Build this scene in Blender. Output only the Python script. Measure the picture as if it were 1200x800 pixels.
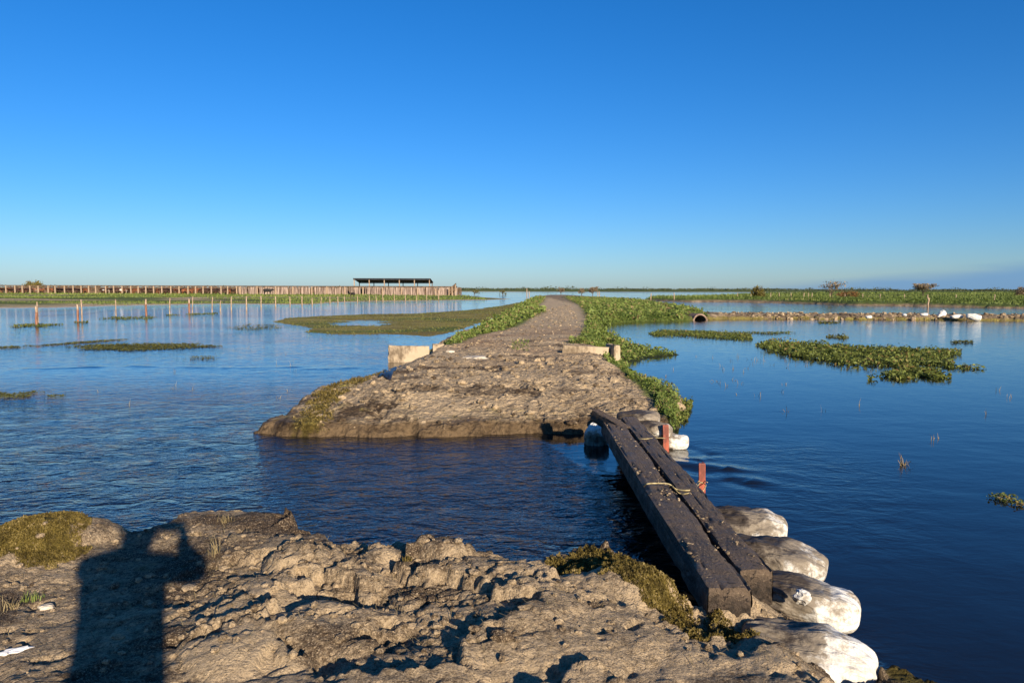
import bpy, bmesh, math, random
import numpy as np
from mathutils import Vector, Matrix, Euler

for o in list(bpy.data.objects):
    bpy.data.objects.remove(o)
scene = bpy.context.scene
random.seed(7)
RNG = np.random.default_rng(11)
R = math.radians

# ------------------------------------------------------------------ camera
FPX = 860.0                      # focal length in pixels of the 1200 px wide photograph
CAM_Z = 1.95
PITCH = math.atan(61.5 / FPX)
ROLL = R(0.16)
cam_d = bpy.data.cameras.new('camera')
cam = bpy.data.objects.new('camera', cam_d)
scene.collection.objects.link(cam)
cam_d.sensor_width = 36.0
cam_d.lens = 36.0 * FPX / 1200.0
cam_d.clip_start = 0.02
cam_d.clip_end = 12000
CAM_M = Matrix.Translation((0, 0, CAM_Z)) @ Matrix.Rotation(R(90) - PITCH, 4, 'X') @ Matrix.Rotation(ROLL, 4, 'Z')
cam.matrix_world = CAM_M
scene.camera = cam

# ------------------------------------------------------------------ light
SUN_AZ = R(25.2)                 # sun stands behind the camera, this far to its right
SUN_EL = R(16.5)
world = bpy.data.worlds.new('World')
scene.world = world
world.use_nodes = True
wn, wl = world.node_tree.nodes, world.node_tree.links
wn.clear()
w_out = wn.new('ShaderNodeOutputWorld')
w_bg = wn.new('ShaderNodeBackground')
w_sky = wn.new('ShaderNodeTexSky')
w_sky.sky_type = 'NISHITA'
w_sky.sun_disc = False
w_sky.sun_elevation = SUN_EL
w_sky.sun_rotation = R(180) - SUN_AZ
w_sky.altitude = 0
w_sky.air_density = 1.0
w_sky.dust_density = 0.3
w_sky.ozone_density = 6.0
w_hsv = wn.new('ShaderNodeHueSaturation')
w_hsv.inputs['Saturation'].default_value = 1.13
w_bg.inputs['Strength'].default_value = 0.080
w_bal = wn.new('ShaderNodeMixRGB'); w_bal.blend_type = 'MULTIPLY'; w_bal.inputs[0].default_value = 1.0
w_bal.inputs[2].default_value = (0.80, 0.885, 1.04, 1)          # the camera's colour balance
wl.new(w_sky.outputs[0], w_bal.inputs[1])
wl.new(w_bal.outputs[0], w_hsv.inputs['Color'])
# a low blue-grey cloud bank along the horizon, to the right
w_geo = wn.new('ShaderNodeTexCoord')
w_sep = wn.new('ShaderNodeSeparateXYZ')
wl.new(w_geo.outputs['Generated'], w_sep.inputs[0])
w_map = wn.new('ShaderNodeMapping')
w_map.inputs['Scale'].default_value = (3.0, 3.0, 30.0)
wl.new(w_geo.outputs['Generated'], w_map.inputs[0])
w_noi = wn.new('ShaderNodeTexNoise')
w_noi.inputs['Scale'].default_value = 1.6
w_noi.inputs['Detail'].default_value = 4
wl.new(w_map.outputs[0], w_noi.inputs['Vector'])
def wmath(op, a, b):
    n = wn.new('ShaderNodeMath'); n.operation = op
    for i, v in enumerate((a, b)):
        if isinstance(v, (int, float)): n.inputs[i].default_value = v
        else: wl.new(v, n.inputs[i])
    n.use_clamp = False
    return n.outputs[0]
def wrange(v, a, b):
    n = wn.new('ShaderNodeMapRange'); n.interpolation_type = 'SMOOTHSTEP'
    n.inputs[1].default_value = a; n.inputs[2].default_value = b
    wl.new(v, n.inputs[0]); return n.outputs[0]
az_side = wmath('ARCTAN2', w_sep.outputs['X'], w_sep.outputs['Y'])
top = wmath('ADD', wmath('MULTIPLY', az_side, 0.085), wmath('MULTIPLY', wmath('SUBTRACT', w_noi.outputs[0], 0.5), 0.022))
top = wmath('MINIMUM', wmath('SUBTRACT', top, 0.022), 0.045)
inb = wrange(wmath('SUBTRACT', top, w_sep.outputs['Z']), -0.006, 0.012)
inb = wmath('MULTIPLY', inb, wmath('MULTIPLY', wrange(az_side, 0.18, 0.5), wmath('SUBTRACT', 1.0, wrange(az_side, 1.2, 2.0))))
w_mix = wn.new('ShaderNodeMixRGB')
w_mix.inputs[2].default_value = (1.05, 2.35, 4.3, 1)
wl.new(wmath('MULTIPLY', inb, 0.75), w_mix.inputs[0])
wl.new(w_hsv.outputs[0], w_mix.inputs[1])
wl.new(w_mix.outputs[0], w_bg.inputs['Color'])
wl.new(w_bg.outputs[0], w_out.inputs['Surface'])

sun_d = bpy.data.lights.new('sun', 'SUN')
sun_d.energy = 5.0
sun_d.angle = R(0.55)
sun_d.color = (1.0, 0.86, 0.68)
sun = bpy.data.objects.new('sun', sun_d)
scene.collection.objects.link(sun)
SUN_DIR = Vector((math.sin(SUN_AZ) * math.cos(SUN_EL), -math.cos(SUN_AZ) * math.cos(SUN_EL), math.sin(SUN_EL)))
sun.rotation_euler = SUN_DIR.to_track_quat('Z', 'Y').to_euler()
sun.location = (8, -18, 12)

scene.view_settings.view_transform = 'Standard'
scene.view_settings.look = 'None'
scene.view_settings.exposure = 0.8
scene.view_settings.gamma = 1.0
scene.render.engine = 'CYCLES'

# ------------------------------------------------------------------ helpers
C = scene.collection
ROT = CAM_M.to_3x3()
def P(px, py, z=0.0):
    """world point on the level z that the photograph shows at this pixel"""
    d = ROT @ Vector(((px - 600) / FPX, -(py - 400) / FPX, -1.0))
    t = (z - CAM_Z) / d.z
    return Vector((d.x * t, d.y * t, z))
def PY(px, py, depth):
    """world point at a known distance ahead"""
    d = ROT @ Vector(((px - 600) / FPX, -(py - 400) / FPX, -1.0))
    t = depth / d.y
    return Vector((d.x * t, depth, CAM_Z + d.z * t))
def poly(pts, z=0.0):
    return np.array([P(a, b, z)[:2] for a, b in pts])

def _hash(ix, iy, seed):
    h = (ix.astype(np.int64) * 374761393 + iy.astype(np.int64) * 668265263 + seed * 1274126177) & 0xffffffff
    h = ((h ^ (h >> 13)) * 1274126177) & 0xffffffff
    h = ((h ^ (h >> 16)) * 2246822519) & 0xffffffff
    return (h ^ (h >> 15)) & 0xffffffff
def perlin(x, y, seed=0):
    x0 = np.floor(x); y0 = np.floor(y)
    fx = x - x0; fy = y - y0
    u = fx * fx * fx * (fx * (fx * 6 - 15) + 10); v = fy * fy * fy * (fy * (fy * 6 - 15) + 10)
    def g(ix, iy, dx, dy):
        a = _hash(ix, iy, seed) * (2 * math.pi / 4294967296.0)
        return np.cos(a) * dx + np.sin(a) * dy
    a = g(x0, y0, fx, fy); b = g(x0 + 1, y0, fx - 1, fy)
    c = g(x0, y0 + 1, fx, fy - 1); d = g(x0 + 1, y0 + 1, fx - 1, fy - 1)
    return ((a + (b - a) * u) * (1 - v) + (c + (d - c) * u) * v) * 1.5
def fbm(x, y, f, octaves=4, seed=0, gain=0.5):
    s = np.zeros_like(x); a = 1.0; t = 0
    for i in range(octaves):
        s += a * perlin(x * f + 17.3 * i, y * f - 9.1 * i, seed + i); t += a
        a *= gain; f *= 2.03
    return s / t
def ridged(x, y, f, octaves=4, seed=0):
    s = np.zeros_like(x); a = 1.0; t = 0
    for i in range(octaves):
        s += a * (1 - np.abs(perlin(x * f + 5.3 * i, y * f, seed + i)) * 1.6); t += a
        a *= 0.5; f *= 2.1
    return s / t
def worley(x, y, f, seed=0):
    x = x * f; y = y * f
    x0 = np.floor(x); y0 = np.floor(y)
    F1 = np.full_like(x, 9.0); F2 = np.full_like(x, 9.0); ID = np.zeros_like(x)
    for i in (-1, 0, 1):
        for j in (-1, 0, 1):
            cx = x0 + i; cy = y0 + j
            h1 = _hash(cx, cy, seed) / 4294967296.0; h2 = _hash(cx, cy, seed + 77) / 4294967296.0
            d = np.hypot(cx + h1 - x, cy + h2 - y)
            idv = _hash(cx, cy, seed + 191) / 4294967296.0
            near = d < F1
            F2 = np.where(near, F1, np.minimum(F2, d))
            ID = np.where(near, idv, ID)
            F1 = np.where(near, d, F1)
    return F1, F2, ID
def sstep(a, b, x):
    t = np.clip((x - a) / (b - a), 0, 1)
    return t * t * (3 - 2 * t)
def sdist(x, y, pg):
    """signed distance to a polygon, positive inside"""
    d2 = np.full_like(x, 1e18); inside = np.zeros(x.shape, bool)
    n = len(pg)
    for i in range(n):
        ax, ay = pg[i]; bx, by = pg[(i + 1) % n]
        ex, ey = bx - ax, by - ay
        wx, wy = x - ax, y - ay
        t = np.clip((wx * ex + wy * ey) / (ex * ex + ey * ey + 1e-12), 0, 1)
        d2 = np.minimum(d2, (wx - ex * t) ** 2 + (wy - ey * t) ** 2)
        if abs(ey) > 1e-12:
            c = ((ay > y) != (by > y)) & (x < ex * (y - ay) / ey + ax)
            inside ^= c
    return np.where(inside, 1, -1) * np.sqrt(d2)

def mesh_np(name, V, F, smooth=True, attrs=None):
    me = bpy.data.meshes.new(name)
    V = np.asarray(V, np.float32); F = np.asarray(F, np.int32)
    nf, k = F.shape
    me.vertices.add(len(V)); me.vertices.foreach_set('co', V.ravel())
    me.loops.add(nf * k); me.loops.foreach_set('vertex_index', F.ravel())
    me.polygons.add(nf)
    me.polygons.foreach_set('loop_start', np.arange(0, nf * k, k, dtype=np.int32))
    me.polygons.foreach_set('loop_total', np.full(nf, k, np.int32))
    me.polygons.foreach_set('use_smooth', np.full(nf, smooth, bool))
    for an, av in (attrs or {}).items():
        at = me.attributes.new(an, 'FLOAT', 'POINT')
        at.data.foreach_set('value', np.asarray(av, np.float32).ravel())
    me.update(calc_edges=True)
    me.validate()
    return me
def link(name, me, mat=None, parent=None, label=None, cat=None, group=None, kind=None, loc=None, rot=None):
    o = bpy.data.objects.new(name, me)
    C.objects.link(o)
    if mat is not None:
        if isinstance(mat, (list, tuple)):
            for m in mat: me.materials.append(m)
        elif len(me.materials) == 0: me.materials.append(mat)
    if parent: o.parent = parent
    if loc is not None: o.location = loc
    if rot is not None: o.rotation_euler = rot
    if label: o['label'] = label
    if cat: o['category'] = cat
    if group: o['group'] = group
    if kind: o['kind'] = kind
    return o
def empty(name, loc, label, cat, group=None, rz=0):
    o = bpy.data.objects.new(name, None); C.objects.link(o)
    o.location = loc; o.rotation_euler = (0, 0, rz)
    o['label'] = label; o['category'] = cat
    if group: o['group'] = group
    return o
class MB:
    """collects boxes, tubes and polygons into one mesh"""
    def __init__(s): s.v = []; s.f = []
    def box(s, c, size, rz=0.0, taper=1.0, tilt=(0, 0)):
        b = len(s.v); cx, cy, cz = c; sx, sy, sz = [q / 2 for q in size]
        for k in (-1, 1):
            t = 1.0 if k < 0 else taper
            for i, j in ((-1, -1), (1, -1), (1, 1), (-1, 1)):
                x, y = i * sx * t, j * sy * t
                if k > 0: x += tilt[0]; y += tilt[1]
                s.v.append((cx + x * math.cos(rz) - y * math.sin(rz), cy + x * math.sin(rz) + y * math.cos(rz), cz + k * sz))
        s.f += [(b, b + 3, b + 2, b + 1), (b + 4, b + 5, b + 6, b + 7)]
        for i in range(4):
            j = (i + 1) % 4; s.f.append((b + i, b + j, b + 4 + j, b + 4 + i))
        return s
    def tube(s, pts, rad, n=6, cap=True):
        pts = [Vector(p) for p in pts]
        if not isinstance(rad, (list, tuple)): rad = [rad] * len(pts)
        b = len(s.v); prev = None
        for i, p in enumerate(pts):
            d = (pts[min(i + 1, len(pts) - 1)] - pts[max(i - 1, 0)])
            if d.length < 1e-9: d = Vector((0, 0, 1))
            d.normalize()
            if prev is None:
                up = Vector((0, 0, 1)) if abs(d.z) < 0.9 else Vector((1, 0, 0))
                e = d.cross(up).normalized()
            else:
                e = (prev - d * prev.dot(d)).normalized()
            prev = e; f = d.cross(e)
            for k in range(n):
                a = 2 * math.pi * k / n
                q = p + (e * math.cos(a) + f * math.sin(a)) * rad[i]
                s.v.append(tuple(q))
        for i in range(len(pts) - 1):
            for k in range(n):
                k2 = (k + 1) % n
                s.f.append((b + i * n + k, b + i * n + k2, b + (i + 1) * n + k2, b + (i + 1) * n + k))
        if cap:
            s.f.append(tuple(b + k for k in reversed(range(n))))
            e0 = b + (len(pts) - 1) * n
            s.f.append(tuple(e0 + k for k in range(n)))
        return s
    def face(s, pts):
        b = len(s.v); s.v += [tuple(p) for p in pts]; s.f.append(tuple(range(b, b + len(pts)))); return s
    def mesh(s, name, smooth=False):
        me = bpy.data.meshes.new(name); me.from_pydata(s.v, [], s.f); me.update()
        if smooth:
            for p in me.polygons: p.use_smooth = True
        return me

# ------------------------------------------------------------------ materials
def new_mat(name, rough=0.9, spec=0.3):
    m = bpy.data.materials.new(name); m.use_nodes = True
    nt = m.node_tree; b = nt.nodes['Principled BSDF']
    b.inputs['Roughness'].default_value = rough
    b.inputs['Specular IOR Level'].default_value = spec
    return m, nt, b
class NT:
    def __init__(s, nt): s.nt = nt; s.n = nt.nodes; s.l = nt.links
    def put(s, sock, v):
        if hasattr(v, 'is_output') or isinstance(v, bpy.types.NodeSocket): s.l.new(v, sock)
        else: sock.default_value = v
    def math(s, op, a, b=0.0, clamp=False):
        n = s.n.new('ShaderNodeMath'); n.operation = op; n.use_clamp = clamp
        s.put(n.inputs[0], a); s.put(n.inputs[1], b); return n.outputs[0]
    def rng(s, v, a, b, c=0.0, d=1.0):
        n = s.n.new('ShaderNodeMapRange'); n.interpolation_type = 'SMOOTHSTEP'
        s.put(n.inputs[0], v); n.inputs[1].default_value = a; n.inputs[2].default_value = b
        n.inputs[3].default_value = c; n.inputs[4].default_value = d; return n.outputs[0]
    def mix(s, f, a, b, mode='MIX'):
        n = s.n.new('ShaderNodeMixRGB'); n.blend_type = mode
        s.put(n.inputs[0], f)
        for i, v in ((1, a), (2, b)):
            if isinstance(v, tuple): n.inputs[i].default_value = v + (1,) if len(v) == 3 else v
            else: s.l.new(v, n.inputs[i])
        return n.outputs[0]
    def attr(s, name):
        n = s.n.new('ShaderNodeAttribute'); n.attribute_name = name; return n.outputs['Fac']
    def coord(s, kind='Object'):
        return s.n.new('ShaderNodeTexCoord').outputs[kind]
    def mapping(s, v, scale):
        n = s.n.new('ShaderNodeMapping'); n.inputs['Scale'].default_value = scale; s.l.new(v, n.inputs[0]); return n.outputs[0]
    def noise(s, v, scale, detail=4, rough=0.55, dist=0.0):
        n = s.n.new('ShaderNodeTexNoise'); n.inputs['Scale'].default_value = scale; n.inputs['Detail'].default_value = detail
        n.inputs['Roughness'].default_value = rough; n.inputs['Distortion'].default_value = dist
        s.l.new(v, n.inputs['Vector']); return n.outputs[0]
    def voro(s, v, scale, feature='F1'):
        n = s.n.new('ShaderNodeTexVoronoi'); n.feature = feature; n.inputs['Scale'].default_value = scale
        s.l.new(v, n.inputs['Vector']); return n.outputs['Distance']
    def bump(s, h, strength=1.0, dist=0.01, normal=None):
        n = s.n.new('ShaderNodeBump'); s.put(n.inputs['Strength'], strength); n.inputs['Distance'].default_value = dist
        s.l.new(h, n.inputs['Height'])
        if normal is not None: s.l.new(normal, n.inputs['Normal'])
        return n.outputs[0]

def soil_material(name, fine):
    m, nt, b = new_mat(name, 0.95, 0.15); t = NT(nt); co = t.coord()
    big = t.noise(co, 0.9, 5, 0.6); mid = t.noise(co, 5.0 if fine else 3.0, 6, 0.65); small = t.noise(co, 40.0 if fine else 14.0, 5, 0.7)
    k = t.math('ADD', t.math('MULTIPLY', big, 0.45), t.math('ADD', t.math('MULTIPLY', mid, 0.55), t.math('MULTIPLY', t.math('SUBTRACT', small, 0.5), 0.7)))
    dry = t.attr('dry')
    k = t.math('ADD', k, t.math('MULTIPLY', t.math('SUBTRACT', dry, 0.5), 0.5))
    col = t.mix(t.rng(k, 0.28, 0.72), (0.080, 0.053, 0.032), (0.53, 0.395, 0.240))
    if fine:
        gr = t.noise(co, 130.0, 3, 0.7)
        col = t.mix(t.rng(gr, 0.54, 0.66), col, (0.56, 0.43, 0.28))
        col = t.mix(t.math('MULTIPLY', t.rng(gr, 0.46, 0.34), 0.7), col, (0.07, 0.048, 0.032))
    pit = t.noise(co, 11.0 if fine else 4.5, 4, 0.75, 0.5)
    col = t.mix(t.math('MULTIPLY', t.rng(pit, 0.56, 0.70), 0.55), col, (0.062, 0.043, 0.028))
    red = t.attr('red')
    col = t.mix(t.math('MULTIPLY', red, 0.6), col, (0.26, 0.14, 0.075))
    moss = t.attr('moss')
    mk = t.rng(t.math('ADD', moss, t.math('MULTIPLY', t.math('SUBTRACT', mid, 0.5), 1.1)), 0.35, 0.65)
    mcol = t.mix(t.rng(small, 0.35, 0.65), (0.10, 0.082, 0.018) if fine else (0.16, 0.132, 0.034), (0.27, 0.215, 0.045) if fine else (0.42, 0.345, 0.09))
    bigm = t.noise(t.mapping(co, (0.35, 1, 1)), 0.55, 5, 0.65)
    mcol = t.mix(t.rng(bigm, 0.38, 0.62), t.mix(1.0, mcol, (0.62, 0.58, 0.62), 'MULTIPLY'), mcol)
    col = t.mix(mk, col, mcol)
    green = t.attr('green')
    gk = t.rng(t.math('ADD', green, t.math('MULTIPLY', t.math('SUBTRACT', mid, 0.5), 0.9)), 0.35, 0.65)
    gcol = t.mix(t.rng(mid, 0.35, 0.65), (0.05, 0.075, 0.014), (0.14, 0.17, 0.035))
    col = t.mix(gk, col, gcol)
    wet = t.attr('wet')
    wk = t.rng(t.math('ADD', wet, t.math('MULTIPLY', t.math('SUBTRACT', mid, 0.5), 0.4)), 0.3, 0.8)
    col = t.mix(wk, col, t.mix(1.0, col, (0.34, 0.31, 0.28), 'MULTIPLY'))
    nt.links.new(col, b.inputs['Base Color'])
    nt.links.new(t.rng(wk, 0, 1, 0.95, 0.55), b.inputs['Roughness'])
    h = t.math('ADD', t.math('MULTIPLY', t.noise(co, 28.0 if fine else 9.0, 7, 0.72), 1.0), t.math('MULTIPLY', t.voro(co, 70.0 if fine else 16.0), 0.15 if fine else 0.4))
    nt.links.new(t.bump(h, 1.0, 0.04 if fine else 0.10), b.inputs['Normal'])
    return m
M_SOIL_NEAR = soil_material('broken_mud', True)
M_SOIL_FAR = soil_material('bank_soil', False)

def leaf_material(name, dark, light, dry=None):
    m, nt, b = new_mat(name, 0.6, 0.25); t = NT(nt)
    v = t.attr('tint')
    col = t.mix(v, dark, light)
    if dry: col = t.mix(t.rng(v, 0.84, 0.94), col, dry)
    nt.links.new(col, b.inputs['Base Color'])
    tr = nt.nodes.new('ShaderNodeBsdfTranslucent'); nt.links.new(col, tr.inputs['Color'])
    mx = nt.nodes.new('ShaderNodeMixShader'); mx.inputs[0].default_value = 0.25
    out = nt.nodes['Material Output']
    nt.links.new(b.outputs[0], mx.inputs[1]); nt.links.new(tr.outputs[0], mx.inputs[2]); nt.links.new(mx.outputs[0], out.inputs['Surface'])
    return m
M_WEED = leaf_material('weed_leaf', (0.055, 0.090, 0.014), (0.25, 0.30, 0.07), (0.26, 0.19, 0.08))
M_MAT = leaf_material('water_plant_leaf', (0.040, 0.058, 0.010), (0.22, 0.25, 0.055), (0.22, 0.15, 0.05))
M_ALGA = leaf_material('algae', (0.055, 0.055, 0.012), (0.17, 0.17, 0.045))
M_MOSS = leaf_material('dry_moss', (0.060, 0.043, 0.010), (0.25, 0.185, 0.045), (0.32, 0.24, 0.10))
M_GRASS = leaf_material('grass_blade', (0.07, 0.105, 0.018), (0.24, 0.28, 0.065), (0.34, 0.28, 0.12))
M_STRAW = leaf_material('straw', (0.16, 0.12, 0.06), (0.36, 0.28, 0.14))
M_TREE_DUN = leaf_material('dun_crown', (0.14, 0.10, 0.055), (0.34, 0.255, 0.15))
M_TREE_OLIVE = leaf_material('olive_crown', (0.10, 0.085, 0.02), (0.25, 0.20, 0.045))
M_TREE_ORANGE = leaf_material('orange_crown', (0.13, 0.065, 0.02), (0.30, 0.16, 0.05))
M_TREE_FAR = leaf_material('far_crown', (0.045, 0.055, 0.025), (0.10, 0.11, 0.045))

def plain(name, c1, c2, scale=8, rough=0.85, spec=0.25, bump=0.0, stretch=(1, 1, 1), detail=5, lo=0.35, hi=0.65):
    m, nt, b = new_mat(name, rough, spec); t = NT(nt); co = t.mapping(t.coord(), stretch)
    n = t.noise(co, scale, detail, 0.6)
    nt.links.new(t.mix(t.rng(n, lo, hi), c1, c2), b.inputs['Base Color'])
    if bump: nt.links.new(t.bump(t.noise(co, scale * 3, 6, 0.7), 1.0, bump), b.inputs['Normal'])
    return m
M_CONC = plain('old_concrete', (0.13, 0.095, 0.06), (0.42, 0.33, 0.22), 3.2, 0.9, 0.2, 0.012, (1, 1, 0.55), 8, 0.36, 0.56)
M_PIPE = plain('concrete_pipe', (0.14, 0.095, 0.07), (0.27, 0.19, 0.14), 6, 0.9, 0.2, 0.01)
M_STAKE = plain('red_painted_steel', (0.13, 0.030, 0.016), (0.34, 0.075, 0.035), 14, 0.6, 0.4, 0.003, (1, 1, 0.4))
M_POST = plain('grey_post_wood', (0.22, 0.145, 0.09), (0.46, 0.34, 0.23), 6, 0.9, 0.2, 0.01, (4, 4, 0.6))
M_POST_RED = plain('wet_red_post_wood', (0.15, 0.065, 0.04), (0.32, 0.16, 0.10), 6, 0.8, 0.2, 0.01, (4, 4, 0.6))
M_BOARD = plain('corral_board', (0.10, 0.07, 0.055), (0.40, 0.30, 0.235), 1.2, 0.9, 0.2, 0.02, (3, 3, 0.3))
M_RAIL = plain('corral_rail', (0.055, 0.035, 0.022), (0.14, 0.095, 0.06), 1.5, 0.9, 0.2)
M_ROOF = plain('dark_sheet_roof', (0.012, 0.014, 0.018), (0.030, 0.033, 0.040), 0.8, 0.7, 0.3)
M_TRUNK = plain('bark', (0.05, 0.035, 0.025), (0.14, 0.10, 0.07), 4, 0.95, 0.15, 0.02, (3, 3, 0.5))
M_WIRE = plain('fence_wire', (0.09, 0.08, 0.07), (0.16, 0.14, 0.12), 3, 0.7, 0.4)
M_ROPE = plain('old_rope', (0.28, 0.22, 0.10), (0.50, 0.41, 0.22), 30, 0.95, 0.1, 0.003)
M_TARP = plain('dark_plastic', (0.008, 0.011, 0.020), (0.035, 0.038, 0.052), 6, 0.4, 0.5, 0.01)
M_STONE = plain('pale_stone', (0.36, 0.30, 0.22), (0.62, 0.54, 0.42), 7, 0.95, 0.2, 0.01)
M_WHITE = plain('white_plastic', (0.60, 0.58, 0.54), (0.82, 0.80, 0.76), 4, 0.6, 0.4)

def bag_material():
    m, nt, b = new_mat('woven_bag', 0.62, 0.35); t = NT(nt); co = t.coord('Object')
    n1 = t.noise(co, 6.5, 7, 0.7); n2 = t.noise(co, 45, 5, 0.75)
    dirt = t.attr('dirt')
    k = t.math('ADD', t.math('ADD', t.math('MULTIPLY', n1, 0.9), t.math('MULTIPLY', n2, 0.25)), dirt)
    col = t.mix(t.rng(n2, 0.3, 0.7), (0.58, 0.55, 0.48), (0.74, 0.72, 0.66))
    def weave(direction, sc):
        w_ = nt.nodes.new('ShaderNodeTexWave'); w_.bands_direction = direction; w_.inputs['Scale'].default_value = sc; w_.inputs['Distortion'].default_value = 0.8
        nt.links.new(co, w_.inputs['Vector']); return w_.outputs['Fac']
    wv = t.math('MULTIPLY', weave('X', 24), weave('Y', 24))
    col = t.mix(t.math('MULTIPLY', wv, 0.28), col, (0.36, 0.34, 0.30))
    col = t.mix(t.math('MULTIPLY', t.rng(n1, 0.50, 0.66), 0.55), col, (0.40, 0.33, 0.235))
    col = t.mix(t.rng(k, 0.62, 0.80), col, (0.22, 0.18, 0.13))
    col = t.mix(t.rng(k, 0.86, 1.05), col, (0.060, 0.046, 0.034))
    nt.links.new(col, b.inputs['Base Color'])
    w = nt.nodes.new('ShaderNodeTexWave'); w.inputs['Scale'].default_value = 60; nt.links.new(co, w.inputs['Vector'])
    h = t.math('ADD', t.math('MULTIPLY', t.noise(t.mapping(co, (3, 9, 6)), 3, 5, 0.6, 0.8), 1.0), t.math('MULTIPLY', w.outputs['Fac'], 0.02))
    cr = t.math('ABSOLUTE', t.math('SUBTRACT', t.noise(t.mapping(co, (2.2, 5.5, 5.0)), 2.6, 3, 0.5, 1.2), 0.5))
    cr = t.rng(cr, 0.0, 0.22)
    h = t.math('ADD', t.math('MULTIPLY', h, 0.45), t.math('MULTIPLY', cr, 0.16))
    nt.links.new(t.bump(h, 0.9, 0.035), b.inputs['Normal'])
    return m
M_BAG = bag_material()
def timber_material():
    m, nt, b = new_mat('old_tarred_timber', 0.75, 0.35); t = NT(nt); co = t.coord('Object')
    g = t.noise(t.mapping(co, (1.2, 22, 22)), 1.0, 7, 0.65, 0.6)
    n2 = t.noise(co, 7, 6, 0.7); n3 = t.noise(co, 55, 4, 0.7)
    col = t.mix(t.rng(g, 0.3, 0.7), (0.014, 0.010, 0.007), (0.085, 0.060, 0.040))
    mud = t.attr('mud')  # also carries the painted shade of the timber sides
    mk = t.rng(t.math('ADD', t.math('ADD', t.math('MULTIPLY', n2, 0.75), t.math('MULTIPLY', n3, 0.35)), mud), 0.52, 0.86)
    col = t.mix(t.math('MULTIPLY', mk, 0.85), col, (0.150, 0.105, 0.068))
    col = t.mix(t.math('MULTIPLY', t.rng(n3, 0.58, 0.68), mk), col, (0.30, 0.22, 0.14))
    col = t.mix(t.rng(t.noise(co, 26, 4, 0.7), 0.56, 0.66), col, (0.018, 0.013, 0.010))
    nt.links.new(col, b.inputs['Base Color'])
    nt.links.new(t.rng(n2, 0.3, 0.7, 0.5, 0.9), b.inputs['Roughness'])
    h = t.math('ADD', t.math('MULTIPLY', g, 0.8), t.math('MULTIPLY', n3, 0.9))
    nt.links.new(t.bump(h, 1.0, 0.025), b.inputs['Normal'])
    return m
M_TIMBER = timber_material()
def water_material():
    m, nt, b = new_mat('flood_water', 0.03, 0.5); t = NT(nt); co = t.coord()
    b.inputs['Base Color'].default_value = (0.008, 0.0075, 0.007, 1)
    b.inputs['IOR'].default_value = 1.38
    rip = t.attr('ripple')
    a = t.noise(t.mapping(co, (1.0, 1.5, 1)), 3.2, 3, 0.5, 0.9)
    c = t.noise(t.mapping(co, (1.0, 1.7, 1)), 9.5, 3, 0.55, 0.7)
    e = t.noise(co, 0.9, 2, 0.5, 0.4)
    h = t.math('ADD', t.math('ADD', t.math('MULTIPLY', a, 0.55), t.math('MULTIPLY', c, 0.22)), t.math('MULTIPLY', e, 0.8))
    bn = t.bump(h, rip, 0.20)
    # fine wind chop, as tilts of the surface
    def chop(scale):
        n = nt.nodes.new('ShaderNodeTexNoise'); n.inputs['Scale'].default_value = scale; n.inputs['Detail'].default_value = 2
        nt.links.new(t.mapping(co, (0.8, 1.5, 1)), n.inputs['Vector']); return n.outputs['Color']
    def vm(op, a_, b_):
        n = nt.nodes.new('ShaderNodeVectorMath'); n.operation = op
        for i, v_ in enumerate((a_, b_)):
            if isinstance(v_, tuple): n.inputs[i].default_value = v_
            elif v_ is not None: nt.links.new(v_, n.inputs[3 if (op == 'SCALE' and i == 1) else i])
        return n.outputs[0]
    c1 = vm('MULTIPLY', vm('SUBTRACT', chop(5.0), (0.5, 0.5, 0.5)), (1, 1, 0))
    tilt = vm('SCALE', c1, t.attr('chop'))
    nn = vm('NORMALIZE', vm('ADD', bn, tilt), None)
    nt.links.new(nn, b.inputs['Normal'])
    return m
M_WATER = water_material()

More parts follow.
